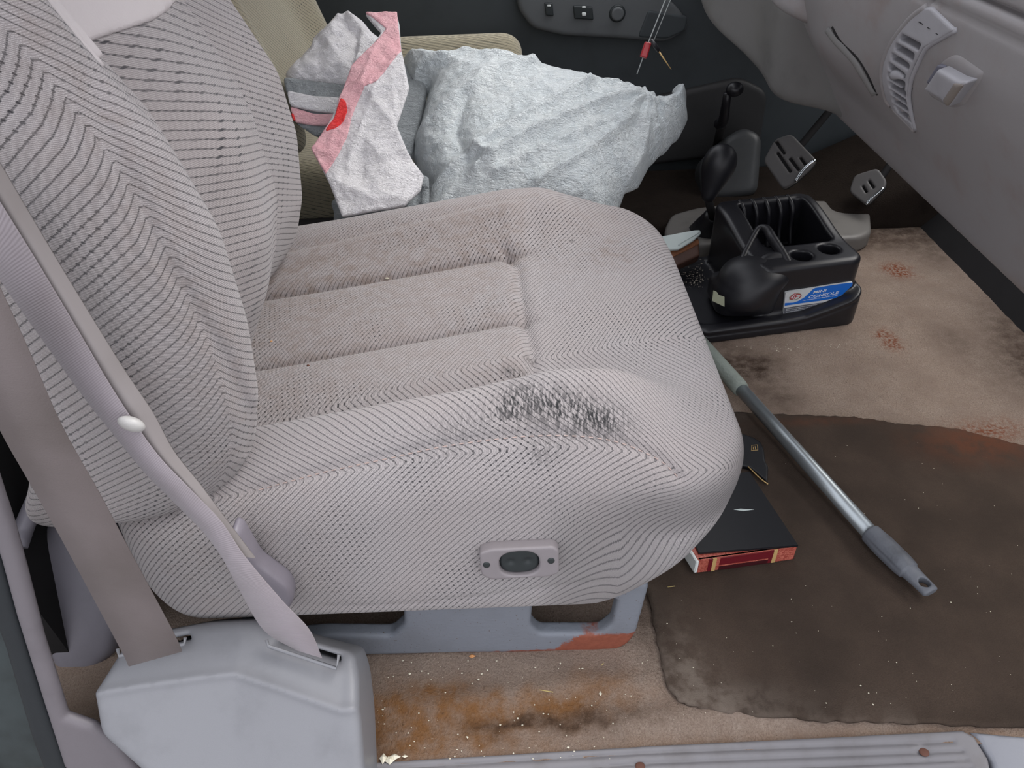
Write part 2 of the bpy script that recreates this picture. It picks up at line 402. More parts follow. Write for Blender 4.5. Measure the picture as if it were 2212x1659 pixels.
b.set(c, 1); b.b.inputs['Specular IOR Level'].default_value = .1
b.bump(b.math('ADD', f1, b.math('MULTIPLY', f4, .9)), .004); M_carpet = b.m
b = MatB('dirty_mat')
f1 = b.noise(600, 3, .7); f2 = b.noise(6, 5, .6); f3 = b.noise(30, 5, .65)
c = b.mix(b.maprange(f2, .3, .7), rgb(60, 50, 43), rgb(80, 67, 58))
c = b.mix(b.maprange(f3, .5, .8, 0, .5), c, rgb(64, 52, 44))
c = b.mix(b.maprange(f1, .35, .7, .35, 0), c, rgb(50, 42, 36))
c = b.mix(b.math('MULTIPLY', b.attr('edge'), b.maprange(f3, .35, .6, .1, 1), clamp=True), c, rgb(112, 101, 92))
c = b.mix(b.math('MULTIPLY', b.attr('rust'), b.maprange(f3, .3, .6, .2, 1), clamp=True), c, rgb(96, 58, 40))
b.set(c, .9); b.b.inputs['Specular IOR Level'].default_value = .2; b.bump(b.math('ADD', f1, f3), .0016); M_mat = b.m

b = MatB('marbled_spine')
f1 = b.noise(120, 4, .6, None, 2.5)
c = b.mix(b.maprange(f1, .4, .6), rgb(150, 66, 56), rgb(190, 108, 92)); b.set(c, .35); M_spine = b.m
M_maroon = plain('maroon_print', rgb(104, 24, 34), .35, dirt=0)

def gnoise(seed, scale, octs=3):         # smooth value noise as a plain function of two coordinates
    r = np.random.default_rng(seed); T = r.random((64, 64))
    def f(a, b):
        out = 0; amp = 1; tot = 0
        for o in range(octs):
            x = a*scale*2**o+17.3*o; y = b*scale*2**o+5.1*o
            xi = np.floor(x).astype(int); yi = np.floor(y).astype(int); fx = x-xi; fy = y-yi
            fx = fx*fx*(3-2*fx); fy = fy*fy*(3-2*fy)
            g = lambda i, j: T[(xi+i) % 64, (yi+j) % 64]
            out = out+amp*((g(0, 0)*(1-fx)+g(1, 0)*fx)*(1-fy)+(g(0, 1)*(1-fx)+g(1, 1)*fx)*fy); tot += amp; amp *= .5
        return out/tot-.5
    return f

# ------------------------------------------------------------------ floor
DOOR_Y = 1.62
def gauss(x, y, c, r, r2=None):
    return np.exp(-((x-c[0])/r)**2-((y-c[1])/(r2 or r))**2)
def floorz(x, y):
    z = -.012*sstep(-.02, -.12, y)*0
    z = z+.007*np.exp(-((y+.045-.01*np.sin(x*14))/.02)**2)*sstep(-.3, -.1, x)*sstep(.25, .1, x)
    z = z+.006*np.exp(-((y+.085)/.016)**2)*sstep(.02, .14, x)
    z = z+.05*sstep(.93, 1.1, y)*sstep(1.6, 1.3, y)*0
    return z
gx = np.arange(-1.0, 1.115, .0065); gy = np.arange(-.135, DOOR_Y+.01, .0065)
X, Y = np.meshgrid(gx, gy, indexing='ij'); n1, n2 = X.shape
nf = gnoise(3, 40, 3)
Z = floorz(X, Y)+.003*nf(X, Y)
V = np.stack([X, Y, Z], -1).reshape(-1, 3); ii = np.arange(n1*n2).reshape(n1, n2)
Q = np.stack([ii[:-1, :-1], ii[1:, :-1], ii[1:, 1:], ii[:-1, 1:]], -1).reshape(-1, 4)
me = npmesh(V, Q, 'floor'); x, y = X.ravel(), Y.ravel()
wx = x+.03*nf(x*1.7, y*1.7); wy = y+.03*nf(x*1.3+4, y*1.3)
def G(px, py, r, r2=None): return gauss(wx, wy, at(px, py, z=0), r, r2)
brown = .1+1.1*G(900, 1535, .11, .035)+1.0*G(1010, 1560, .12, .025)+.9*G(850, 1590, .08, .025)+.7*G(1100, 1545, .1, .02)+.5*G(1250, 1530, .09, .02)+.35*sstep(-.1, -.13, y)+.6*G(1300, 1480, .05, .02)+.35*G(2100, 1000, .1, .05)
grime_shade = .9*G(1640, 790, .05, .05)+.8*G(1570, 790, .06, .08)+.7*G(1680, 860, .05, .04)+.9*G(1250, 1560, .1, .012)+.8*G(1100, 1570, .06, .01)+.5*G(800, 1620, .03, .03)+.55*G(1390, 1340, .012, .06)+.45*G(2180, 800, .08, .1)+.35*G(2050, 730, .05, .06)+.35*G(2020, 560, .04, .06)
rust = 1.4*G(1920, 735, .018, .035)+1.3*G(1935, 580, .024, .028)+.7*G(1950, 590, .03, .03)+.9*G(2150, 930, .05, .03)+.9*G(2100, 975, .05, .05)+.6*G(1780, 920, .06, .01)
grime_shade = grime_shade+.9*sstep(1.02, 1.18, y)+.8*sstep(.985, 1.09, x)*sstep(.95, .7, y)+.7*sstep(.35, -.2, x)*sstep(.12, .3, y)  # paints shade on the driver side, at the toe and under the seat
attr(me, 'brown', np.clip(brown, 0, 1)); attr(me, 'grime_shade', np.clip(grime_shade, 0, 1)); attr(me, 'rust', np.clip(rust, 0, 1))
props(link('floor', me, M_carpet), kind='structure')

# toe board, firewall, rear wall, roof, ground, far door
Xax = (1, 0, 0); Yax = (0, 1, 0); Zax = (0, 0, 1)
FRY = Frame((0, 0, 0), (0, 1, 0), (1, 0, 0))      # a = y, b = z, normal +x
def wallbox(name, x0, x1, y0, y1, z0, z1, m):
    return props(box(name, x0, x1, y0, y1, z0, z1, m), kind='structure')
# toe board: sloping, dark
bmv = [(1.10, -.2, -.01), (1.10, DOOR_Y, -.01), (1.42, DOOR_Y, .34), (1.42, -.2, .34), (1.46, -.2, .34), (1.46, DOOR_Y, .34), (1.46, -.2, -.05), (1.46, DOOR_Y, -.05), (1.1, -.2, -.05), (1.1, DOOR_Y, -.05)]
me = pymesh(bmv, [(0, 1, 2, 3), (3, 2, 5, 4), (4, 5, 7, 6), (6, 7, 9, 8), (8, 9, 1, 0), (0, 3, 4, 6, 8), (1, 9, 7, 5, 2)])
props(link('wall_front_lower', me, M_dark, smooth=False), kind='structure')
wallbox('wall_front', 1.42, 1.47, -.2, DOOR_Y, .3, .78, M_dark)
wallbox('wall_rear', -1.3, -1.25, -.3, DOOR_Y, -.05, .75, M_dark)
wallbox('ceiling', -1.3, .08, -.16, DOOR_Y, 1.26, 1.3, M_plas2)  # roof out of view; front edge set back to admit the fill light
wallbox('wall_underbody', -1.3, 1.45, -.16, DOOR_Y+.05, -.09, -.055, M_dark)
wallbox('rear_shadow_box', -1.2, -.64, .03, 1.0, -.0, .50, M_dark)  # black box standing in for the shadow over the rear floor
gm = plain('ground_asphalt', rgb(120, 118, 116), .9)
me = pymesh([(-9, -9, -.6), (9, -9, -.6), (9, 9, -.6), (-9, 9, -.6)], [(0, 1, 2, 3)]); props(link('ground', me, gm, smooth=False), kind='structure')

# far (driver) door
FD = Frame((0, DOOR_Y, 0), (1, 0, 0), (0, -1, 0))     # a=x, b=-z? computed by cross
d1 = slab('door_1', FD, [( -1.2, FD.B[2]*.0), (1.45, FD.B[2]*.0), (1.45, FD.B[2]*.7), (-1.2, FD.B[2]*.7)], -.05, 0, M_door, k=.006, res=.012)[0]
props(d1, kind='structure')
arm = rounded(FD.px([(1112, -60), (1118, 20), (1150, 62), (1215, 78), (1330, 84), (1440, 92), (1490, 62), (1470, 22), (1400, -40)], .03), .02)
slab('armrest', FD, arm, -.01, .034, M_doora, d1, k=.014, res=.004)
pk = rounded(FD.px([(1400, 22), (1486, 36), (1480, 66), (1440, 84), (1378, 80)], .036), .01)
slab('armrest_pocket', FD, pk, .02, .0375, M_door, d1, k=.004, res=.003)
def sw(pts, m, w0, w1, nm='window_switch'):
    return slab(nm, FD, rounded(FD.px(pts, .036), .003), w0, w1, m, d1, k=.002, res=.0015)[0]
s1 = sw([(1176, 5), (1193, 6), (1196, 34), (1179, 33)], M_sw, .03, .040)
s2 = sw([(1238, 12), (1279, 14), (1282, 42), (1241, 40)], M_sw, .03, .040)
sw([(1181, 9), (1190, 9), (1190, 14), (1182, 14)], M_white, .036, .0412, 'switch_mark')
sw([(1256, 26), (1266, 26), (1266, 34), (1257, 34)], M_white, .036, .0412, 'switch_mark')
sw([(1256, 13), (1266, 13), (1265, 17), (1257, 17)], M_white, .036, .0412, 'switch_mark')
kc = FD.px([(1334, 30)], .04)[0]; ring = [tuple(np.array(kc)+.022*np.array((math.cos(t), math.sin(t)))) for t in np.linspace(0, 2*math.pi, 20)[:-1]]
slab('mirror_knob_ring', FD, ring, .03, .038, M_sw, d1, k=.003, res=.002)
kn = [tuple(np.array(kc)+.017*np.array((math.cos(t), math.sin(t)))) for t in np.linspace(0, 2*math.pi, 20)[:-1]]
slab('mirror_knob', FD, kn, .03, .046, M_doora, d1, k=.004, res=.002)
slab('sill_crease', FD, rounded(FD.px([(880, 330), (1600, 170), (1660, 200), (1640, 330), (880, 420)], .02), .03), -.01, .02, plain('lower_door_trim', rgb(52, 52, 53), .6), d1, k=.012, res=.006)

# ------------------------------------------------------------------ passenger seat
cush_y1a = lambda X_: .0
def Hc(x): return ip(x, [-.45, -.3, 0, .05, .15, .22, .3], [.310, .323, .356, .362, .366, .362, .35])
SEAM1 = [tuple(at(580, 645, z=.318)[:2]), tuple(at(1110, 555, z=.36)[:2])]
SEAM2 = [tuple(at(570, 800, z=.318)[:2]), tuple(at(1130, 695, z=.36)[:2])]
XS = [tuple(at(*p, z=.362)[:2]) for p in [(1090, 545), (1118, 580), (1132, 690), (1150, 760), (1152, 822)]]
def yseam(x, S): return S[0][1]+(x-S[0][0])*(S[1][1]-S[0][1])/(S[1][0]-S[0][0])
SIDES = [tuple(at(*p, y=.02)[[0, 2]]) for p in [(470, 1085), (560, 1060), (700, 1022), (850, 990), (1000, 960), (1150, 942), (1260, 943), (1350, 962), (1430, 1000), (1470, 1040)]]
def zside(x): return ip(x, [p[0] for p in SIDES], [p[1] for p in SIDES])
def cH(x, y):
    z = Hc(x)
    An = ip(x, [-.42, -.3, -.1, .05, .12, .18, .245], [.035, .052, .068, .070, .062, .032, 0])
    Af = ip(x, [-.42, -.2, 0, .07, .12, .18], [.03, .042, .052, .044, .018, -.012])
    yb = .088+.02*sstep(-.1, .1, x)
    dn = y-yb; z = z+An*np.exp(-np.where(dn < 0, dn/.085, dn/.042)**2)-.010*np.exp(-((x-.10)/.06)**2-((y-.20)/.035)**2)
    df = y-.635; z = z+Af*np.exp(-np.where(df < 0, df/.075, df/.09)**2)
    y1, y2 = yseam(x, SEAM1), yseam(x, SEAM2)
    fade = sstep(.06, -.0, x)
    m = sstep(.1, .17, y)*sstep(.66, .58, y)*fade
    y3 = y2-.135; y0 = y1+.115
    for a_, c_ in ((y3, y2), (y2, y1), (y1, y0)):
        t_ = np.clip((y-a_)/(c_-a_), 0, 1); z = z+.016*(1-np.abs(2*t_-1)**3.2)*fade
    for ys in (y1, y2): z = z-.005*np.exp(-((y-ys)/.005)**2)*m
    dx = ldist(XS, x, y); z = z-.012*np.exp(-(dx/.010)**1.4)*sstep(.15, .2, y)*sstep(.62, .54, y)
    # small dip where the nose meets the far bolster
    z = z-.010*np.exp(-((x-.13)/.035)**2-((y-.56)/.05)**2)
    return z
SEAMED = []
def cushion(x, y, z):
    xf = ip(z, [.10, .15, .2, .25, .3, .35, .40, .45], [.155, .195, .240, .268, .281, .283, .27, .24])
    yn = ip(z, [.10, .15, .2, .25, .3, .35, .40, .45], [-.004, -.012, -.016, -.012, -.006, .002, .015, .03])
    rear = -.50+.0*z
    rn = .11
    d = rbox2(x, y, rear, xf, yn, .715, rn)
    v = smax(d, z-cH(x, y), .045)
    zb = .131+.05*sstep(.09, .26, x)+.05*sstep(-.42, -.52, x)
    v = smax(v, zb-z, .03)
    if SEAMED:
        g = ldist(SIDES, x, z); v = v+.0038*np.exp(-(g/.0045)**2)*sstep(.10, .07, y)*sstep(-.33, -.28, x)
    # soft puckers by the switch
    v = v+.0025*np.exp(-((z-.185-.02*np.sin(x*9))/.006)**2)*sstep(.02, .0, y)*sstep(-.28, -.2, x)*sstep(.13, .09, x)
    return v
def oncushion(px_, py_, off=0.):
    d = ray(px_, py_); ts = np.linspace(.4, 1.8, 2800); pp = CAM+ts[:, None]*d; v = cushion(pp[:, 0], pp[:, 1], pp[:, 2]); return CAM+d*(ts[int(np.argmax(v < 0))]-off)
SPX = [(490, 1082), (560, 1058), (640, 1036), (700, 1020), (770, 1005), (850, 988), (930, 970), (1000, 958), (1080, 948), (1150, 942), (1210, 941), (1270, 944), (1330, 954), (1380, 972), (1430, 998), (1470, 1036)]
SIDES[:] = [tuple(oncushion(*p)[[0, 2]]) for p in SPX]; SEAMED.append(1)
P, Q = iso(cushion, (-.54, -.04, .10), (.32, .76, .46), .0045)
seat = thing('car_seat', 'light grey cloth passenger seat with a black stain on its near bolster', 'seat', (-.1, .3, 0))
me = npmesh(P, Q, 'cushion'); x, y, z = P.T
zc = Hc(x)+.055; fy = np.clip((.12-y)/.08, 0, 1); dr_ = np.maximum(0, zc-z); drop = (np.minimum(dr_, .06)+np.maximum(dr_-.06, 0))*fy
s = y-drop
s0 = .02-np.maximum(0, zc-zside(x))*1.0; s1 = np.interp(x, [-.35, .03, .28], [.14, .225, .27])
g = np.where(s < s0, -(s-s0), np.where(s < s1, s-s0, (s1-s0)-(s-s1)))
# round the front: stripes run down the nose
th = np.arctan2(y-.13, np.maximum(x-.12, 1e-4)); arc = .12+.15*np.clip(th+math.pi/2, 0, 2)
wz = sstep(.35, .26, z); wx = sstep(.0, .27, x)
xx = np.where(x > .12, x*(1-wz)+wz*arc, x); 
Wf = sstep(.02, .19, x)*wz*sstep(.20, .11, y); fu_ = (xx+g)*(1-Wf)+Wf*(arc+.10+.3*dr_)
attr(me, 'fu', fu_); attr(me, 'fv', (x-g)*(1-Wf)+Wf*(z*1.2+.3))
def P2(px, py, pl): return at(px, py, **pl)
st = np.zeros(len(x))
for (px, py, r, a) in [(1120, 880, .022, 1), (1180, 895, .03, 1), (1250, 905, .03, .9), (1320, 915, .025, .7), (1100, 905, .02, .9), (1000, 930, .03, .35), (920, 965, .03, .3), (1170, 955, .02, .5), (1130, 800, .012, .9), (1128, 815, .008, .6)]:
    c = at(px, py, z=.40); st += a*np.exp(-((x-c[0])/r)**2-((y-c[1])/(r*.7))**2-((z-.40)/.035)**2)
for (px, py, r, a) in [(1085, 695, .004, 2), (1234, 517, .003, 3), (1115, 675, .003, 1), (1145, 770, .007, .8), (1125, 812, .012, 1.2), (1095, 800, .01, .5)]:
    c = at(px, py, z=.366); st += a*np.exp(-((x-c[0])**2+(y-c[1])**2)/r**2)*(z > .33)
attr(me, 'stain', np.clip(st, 0, 1))
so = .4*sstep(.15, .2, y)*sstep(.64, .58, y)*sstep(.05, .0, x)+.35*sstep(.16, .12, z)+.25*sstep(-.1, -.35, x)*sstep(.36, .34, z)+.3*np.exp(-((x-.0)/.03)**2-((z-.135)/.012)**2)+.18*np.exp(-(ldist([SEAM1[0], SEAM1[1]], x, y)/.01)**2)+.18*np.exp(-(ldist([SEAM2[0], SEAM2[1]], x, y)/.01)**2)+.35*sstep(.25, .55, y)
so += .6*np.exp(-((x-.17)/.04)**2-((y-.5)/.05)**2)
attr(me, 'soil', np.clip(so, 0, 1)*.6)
cush = link('cushion', me, M_fab, seat)

# stitched seams on the bolsters
def surf_line(fn, pts, ax, sgn, lo, hi):      # march along an axis to the surface
    out = []
    for p in pts:
        t = np.linspace(lo, hi, 200); q = np.tile(np.array(p, float), (200, 1)); q[:, ax] = t
        v = fn(q[:, 0], q[:, 1], q[:, 2]); i = np.argmax(v < 0) if sgn > 0 else 0; q0 = q[i]; out.append(q0)
    return out
# ---- backrest
TN = ([.27, .323, .395, .461, .55, .65, .736, .795, .842, 1.02], [-.40, -.338, -.287, -.268, -.257, -.257, -.279, -.312, -.334, -.40])
TM = ([.30, .366, .4535, .533, .65, .726, .795, 1.02], [-.40, -.356, -.313, -.292, -.2985, -.323, -.352, -.44])
TF = ([.22, .293, .38, .446, .55, .64, .734, 1.02], [-.47, -.417, -.353, -.33, -.317, -.325, -.3675, -.50])
def bX(y, z):
    n, m, f = ip(z, *TN), ip(z, *TM), ip(z, *TF)
    return cosint(y, [-.035, .045, .115, .155, .27, .375, .405, .56, .66], [n-.045, n-.0, n-.035, m-.032, m+.0, m-.012, (m+f)/2-.018, f+.004, f-.05])
SB = [tuple(at(*p, y=-.005)[[0, 2]]) for p in [(60, 50), (139, 200), (200, 310), (265, 419), (358, 598), (464, 797), (524, 963), (515, 1030)]]
def backrest(x, y, z):
    fx = bX(y, z); mid = ip(z, *TM)
    v = np.maximum(x-fx, -1)*.93
    yy = rbox2(x, y, -.9, .3, -.012+.03*sstep(.45, .28, z)*0, .66, .02)
    v = smax(v, yy, .06)
    back = (mid-.185)-x
    v = smax(v, back, .05)
    zb = .312+.0*y; v = smax(v, (zb-z)+(-.35-x)*-.05, .055)
    v = smax(v, z-1.06, .05)
    g = ldist(SB, x, z); v = v+.0045*np.exp(-(g/.006)**2)*sstep(.06, .03, y)
    g2 = np.abs(y-.40); v = v+.003*np.exp(-(g2/.006)**2)*sstep(.0, .02, y)
    return v
P, Q = iso(backrest, (-.68, -.04, .25), (-.22, .70, 1.09), .0045)
me = npmesh(P, Q, 'backrest'); x, y, z = P.T
n_ = ip(z, *TN); dep = np.maximum(0, n_-x)*np.clip((.05-y)/.04, 0, 1); s = np.maximum(y, 0)-dep
xs_ = np.interp(z, [p[1] for p in SB][::-1], [p[0] for p in SB][::-1]); s0 = -np.maximum(0, n_-xs_)*.5; s1 = .02
g = np.where(s < s0, -(s-s0)*.62, (s-s0)*.8); g = np.where(s > .13, (.13-s0)*.8+(s-.13)*.35, g); g = np.where(s > .40, (.13-s0)*.8+.27*.35+(s-.40)*.5, g)
attr(me, 'fu', (z+g)*1.0); attr(me, 'fv', z*.9-g+.3*s)
attr(me, 'stain', np.zeros(len(x)))
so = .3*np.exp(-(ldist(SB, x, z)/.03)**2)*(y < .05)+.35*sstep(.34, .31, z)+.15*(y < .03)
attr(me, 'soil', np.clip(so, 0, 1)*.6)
link('backrest', me, M_fab, seat)
# smooth pale vinyl insert below the head support
va = at(218, 132, x=-.345); vb = at(335, 25, x=-.37)
def insert(x, y, z):
    ln = (z-va[2])-(vb[2]-va[2])/(vb[1]-va[1])*(y-va[1])
    v = smax(backrest(x, y, z)-.004, .004-ln, .006); return smax(v, smax(y-.36, .075-y, .01), .008)
P, Q = iso(insert, (-.62, .06, .74), (-.26, .40, 1.08), .005)
link('backrest_insert', npmesh(P, Q), M_vinyl, seat)
# seam stitching threads
thr = plain('thread', rgb(176, 156, 150), .7, dirt=0)
def stitch(name, pts3, m, parent, step=.0045, r=.0007):
    V = []; Fc = []
    q = catmull(pts3, 60); acc = 0; last = q[0]; seg = []
    pl = [q[0]]
    for p in q[1:]:
        acc += np.linalg.norm(p-last); last = p
        if acc >= step: pl.append(p); acc = 0
    for a, c in zip(pl[::2], pl[1::2]):
        t = unit(c-a); n = unit(np.cross(t, (0, 1, .3))); bb = np.cross(t, n); i0 = len(V)
        for p in (a, c):
            for j in range(5):
                an = 2*math.pi*j/5; V.append(p+r*(math.cos(an)*n+math.sin(an)*bb))
        for j in range(5):
            k = (j+1) % 5; Fc.append((i0+j, i0+k, i0+5+k, i0+5+j))
    return link(name, pymesh(V, Fc), m, parent)
pts = [oncushion(*p, .0012) for p in SPX[1:]]
stitch('seam_stitching', pts, thr, cush)

# seat base
FB = Frame((0, .016, 0), (1, 0, 0), (0, -1, 0))
outl = FB.px([(520, 1290), (600, 1290), (1405, 1262), (1394, 1300), (1374, 1372), (1355, 1396), (1322, 1409), (1000, 1413), (740, 1418), (600, 1430), (520, 1440)])
h1 = rounded(FB.px([(640, 1310), (872, 1310), (872, 1352), (846, 1375), (700, 1374), (640, 1380)]), .008)
h2 = rounded(FB.px([(1151, 1300), (1335, 1296), (1322, 1350), (1295, 1371), (1166, 1371), (1147, 1352)]), .008)
slab('seat_base', FB, rounded(outl, .012), -.022, 0, M_base, seat, k=.008, res=.003, holes=(h1, h2))
box('base_cross_member', -.42, .12, .2, .5, 0, .13, M_dark, seat, .01)
# power lumbar switch plate
FS = Frame(at(1122, 1213, y=-.022), (1, 0, 0.03), (0, -1, .10))
pl = rounded(FS.px([(1035, 1192), (1060, 1184), (1195, 1178), (1207, 1186), (1208, 1235), (1185, 1243), (1060, 1249), (1040, 1240)]), .005)
c0 = FS.px([(1122, 1215)])[0]
def oval(c, a, b_, n=24, e=2.6, rot=0):
    out = []
    for t in np.linspace(0, 2*math.pi, n, endpoint=False):
        ct, s_ = math.cos(t), math.sin(t); p = (a*abs(ct)**(2/e)*np.sign(ct), b_*abs(s_)**(2/e)*np.sign(s_))
        out.append((c[0]+p[0]*math.cos(rot)-p[1]*math.sin(rot), c[1]+p[0]*math.sin(rot)+p[1]*math.cos(rot)))
    return out
sp_, _ = slab('switch_plate', FS, pl, -.012, .003, plain('switch_plate_plastic', rgb(132, 126, 129), .45), seat, k=.003, res=.0016, holes=(oval(c0, .0235, .0200),))
slab('switch_button', FS, oval(c0, .0235, .0200), -.012, -.001, M_sw, sp_, k=.005, res=.0014, top=lambda a, b_, d: -.0015-.0025*np.exp(-(((np.abs(a-c0[0])-.010)/.005)**2+((b_-c0[1])/.005)**2)))
for px_, py_ in ((1051, 1216), (1190, 1207)):
    c = FS.px([(px_, py_)])[0]; slab('screw', FS, oval(c, .0044, .0050, 14, 2), 0, .0042, M_sw, sp_, k=.002, res=.0009)
# recliner cover at the seat's lower rear corner
FR = Frame((0, -.03, 0), (1, 0, 0), (0, -1, 0))
slab('recliner_cover', FR, rounded(FR.px([(500, 1140), (520, 1148), (560, 1215), (625, 1262), (636, 1290), (628, 1312), (600, 1330), (560, 1300), (520, 1230)]), .01), -.02, .006, plain('recliner_plastic', rgb(124, 119, 128), .4), seat, k=.01, res=.003)

# ------------------------------------------------------------------ driver seat
def dcush(x, y, z):
    H = .30+.16*np.exp(-((y-1.48)/.09)**2)
    v = smax(rbox2(x, y, -.6, .06, 1.06, 1.58, .1), z-H, .06); return smax(v, .15-z, .03)
def dback(x, y, z):
    fx = -.47-.32*(z-.5)+.04*np.exp(-((y-.97)/.05)**2)+.04*np.exp(-((y-1.46)/.06)**2)-.2*np.maximum(0, .45-z)
    v = smax((x-fx)*.9, rbox2(x, y, -2, 1, .90, 1.55, .03), .06); v = smax(v, fx-.17-x, .05); v = smax(v, z-1.05, .04); return smax(v, .36-z, .05)
ds = thing('car_seat', 'tan-lit driver seat beyond the white bag, mostly hidden', 'seat', (-.3, 1.2, 0))
for nm, fn, lo, hi in (('cushion', dcush, (-.64, .86, .1), (.24, 1.6, .47)), ('backrest', dback, (-.85, .86, .3), (-.3, 1.6, 1.08))):
    P, Q = iso(fn, lo, hi, .009); me = npmesh(P, Q); x, y, z = P.T
    attr(me, 'fu', x*.3+z+y*.8); attr(me, 'fv', z-y); attr(me, 'stain', x*0); attr(me, 'soil', x*0+.1)
    link(nm, me, M_fab2, ds)
box('seat_base', -.5, .1, .98, 1.5, 0, .17, M_dark, ds, .01)

# ------------------------------------------------------------------ plastic bag
OB = np.array((.0, .80, .33)); NB = unit((0, -.50, .86)); FBg = Frame(OB, (1, 0, 0), NB)
def cr(pts, s=2.328, ox=600, oy=0): return [(ox+p[0]/s, oy+p[1]/s) for p in pts]
body = FBg.px(cr([(600, 190), (720, 180), (880, 200), (1130, 195), (1260, 240), (1600, 325), (1830, 385), (1905, 388), (1950, 415), (1992, 400), (2010, 365), (2000, 340), (2050, 332), (2092, 380), (2100, 500), (2062, 580), (1985, 665), (1900, 745), (1845, 850), (1770, 895), (1725, 1000), (1690, 1080), (1560, 1110), (1000, 1120), (720, 1120), (700, 1000), (745, 900), (680, 780), (650, 700), (690, 540), (725, 380), (650, 375), (610, 300)]))
folds = [([(690, 640), (800, 600), (1000, 490), (1040, 440), (1290, 350)], .012, .016), ([(770, 940), (960, 840), (1250, 680), (1560, 480)], .016, .014), ([(1000, 910), (1300, 740), (1600, 600), (1830, 500)], .016, .013), ([(1100, 930), (1400, 790), (1700, 650), (1860, 520)], .010, .012),
         ([(960, 540), (900, 700), (960, 860)], -.010, .014), ([(1880, 540), (1850, 750), (1760, 900)], .008, .010), ([(1560, 480), (1600, 440), (1750, 420)], .008, .01), ([(940, 280), (1100, 300), (1290, 350)], .009, .012), ([(1000, 820), (1080, 870)], .01, .01), ([(760, 320), (1000, 250), (1300, 280), (1850, 420)], .008, .012), ([(1300, 960), (1500, 860), (1800, 620)], .009, .01)]
folds = [(FBg.px(cr(p)), a, w) for p, a, w in folds]
n1_, n2_, n3_ = gnoise(11, 22, 3), gnoise(12, 55, 3), gnoise(13, 9, 2)
knot = FBg.px(cr([(1860, 510)]))[0]
def ridged(n, a, b_): return 1-2*np.abs(n(a, b_))*2
def bagwr(a, b_):
    s = .014*n3_(a, b_)+.004*(ridged(n1_, a, b_)-.6)+.0022*(ridged(n2_, a*.6+b_*.8, b_-a*.5)-.6)
    for p, A, w in folds:
        d = ldist(p, a, b_); s = s+1.5*A*np.exp(-np.abs(d/w)**1.3)
    r = np.hypot(a-knot[0], b_-knot[1]); an = np.arctan2(b_-knot[1], a-knot[0])
    s = s+.005*np.sin(an*13)*np.exp(-(r/.12)**2)*sstep(.0, .03, r)-.018*np.exp(-(r/.035)**2)
    return s
bag = thing('plastic_bag', 'crumpled white plastic carrier bag with a pink band and red dot, lying between the seats', 'bag', (.0, .9, .3))
o, P = slab('bag_body', FBg, body, -.075, .055, M_bag, bag, k=.03, res=.0038, wr=bagwr,
            top=lambda a, b_, d: -.055+.10*(1-np.exp(np.minimum(d, 0)/.045)))
# tail edge of the bag (thin, behind the knot) is part of the body; inner shadowed fold
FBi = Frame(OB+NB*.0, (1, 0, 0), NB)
# flap with the band, upright towards the camera
FL = Frame((-.3, .74, .40), (1, 0, 0), (0.12, -.72, .68))
flap = FL.px(cr([(440, 72), (598, 66), (612, 120), (622, 250), (662, 450), (600, 640), (650, 760), (735, 885), (720, 955), (640, 1042), (500, 1060), (322, 1086), (262, 930), (172, 748), (235, 655), (300, 520), (330, 430), (385, 325), (470, 235), (520, 165), (470, 110)]))
m1, m2 = gnoise(21, 26, 3), gnoise(22, 11, 2)
ff = [(FL.px(cr(p)), a, w) for p, a, w in [([(440, 450), (560, 600), (650, 760)], .006, .01), ([(600, 290), (500, 420), (350, 830)], .004, .008), ([(300, 920), (480, 1000), (640, 1000)], .006, .01), ([(450, 700), (520, 800), (620, 760)], .005, .008), ([(520, 170), (420, 420)], .004, .006)]]
def flwr(a, b_):
    s = .018*m2(a, b_)+.0045*(ridged(m1, a, b_)-.6)
    for p, A, w in ff: s = s+A*np.exp(-np.abs(ldist(p, a, b_)/w)**1.3)
    return s
slab('bag_flap', FL, flap, -.006, .006, M_bagf, bag, k=.006, res=.0032, wr=flwr)
band = FL.px(cr([(434, 70), (600, 64), (604, 110), (622, 262), (560, 350), (500, 425), (440, 452), (400, 520), (372, 600), (352, 690), (300, 790), (242, 880), (168, 748), (232, 655), (290, 575), (306, 500), (335, 425), (375, 330), (500, 210), (545, 150), (480, 100)]))
slab('pink_band', FL, band, -.004, .0085, M_bagpink, bag, k=.003, res=.0028, wr=flwr)
dot = rounded(FL.px(cr([(318, 492), (345, 515), (352, 560), (335, 610), (300, 650), (245, 665), (242, 655), (280, 600), (300, 545)])), .004)
slab('red_dot', FL, dot, -.003, .0098, M_bagred, bag, k=.002, res=.0024, wr=flwr)
# crumpled lump behind the band
FK = Frame((-.35, .88, .42), (1, 0, 0), (0, -.7, .7))
lump = FK.px(cr([(15, 350), (40, 310), (130, 220), (165, 150), (225, 90), (290, 50), (360, 38), (420, 75), (470, 130), (540, 170), (520, 260), (420, 430), (330, 440), (200, 432), (60, 440), (30, 400)]))
l1, l2 = gnoise(31, 24, 3), gnoise(32, 10, 2)
lf = [(FK.px(cr(p)), a, w) for p, a, w in [([(230, 170), (330, 110), (300, 60)], .012, .012), ([(330, 110), (400, 200), (380, 320)], -.014, .013), ([(120, 240), (250, 200), (330, 330)], .006, .01), ([(350, 50), (430, 150), (400, 300)], .012, .01)]]
def lwr(a, b_):
    s = .02*l2(a, b_)+.006*(ridged(l1, a, b_)-.6)
    for p, A, w in lf: s = s+A*np.exp(-np.abs(ldist(p, a, b_)/w)**1.3)
    return s
slab('bag_handle', FK, lump, -.03, .03, M_bagf, bag, k=.015, res=.0036, wr=lwr, top=lambda a, b_, d: -.022+.045*(1-np.exp(np.minimum(d, 0)/.03)))
FK2 = Frame((-.35, .86, .38), (1, 0, 0), (0, -.8, .6))
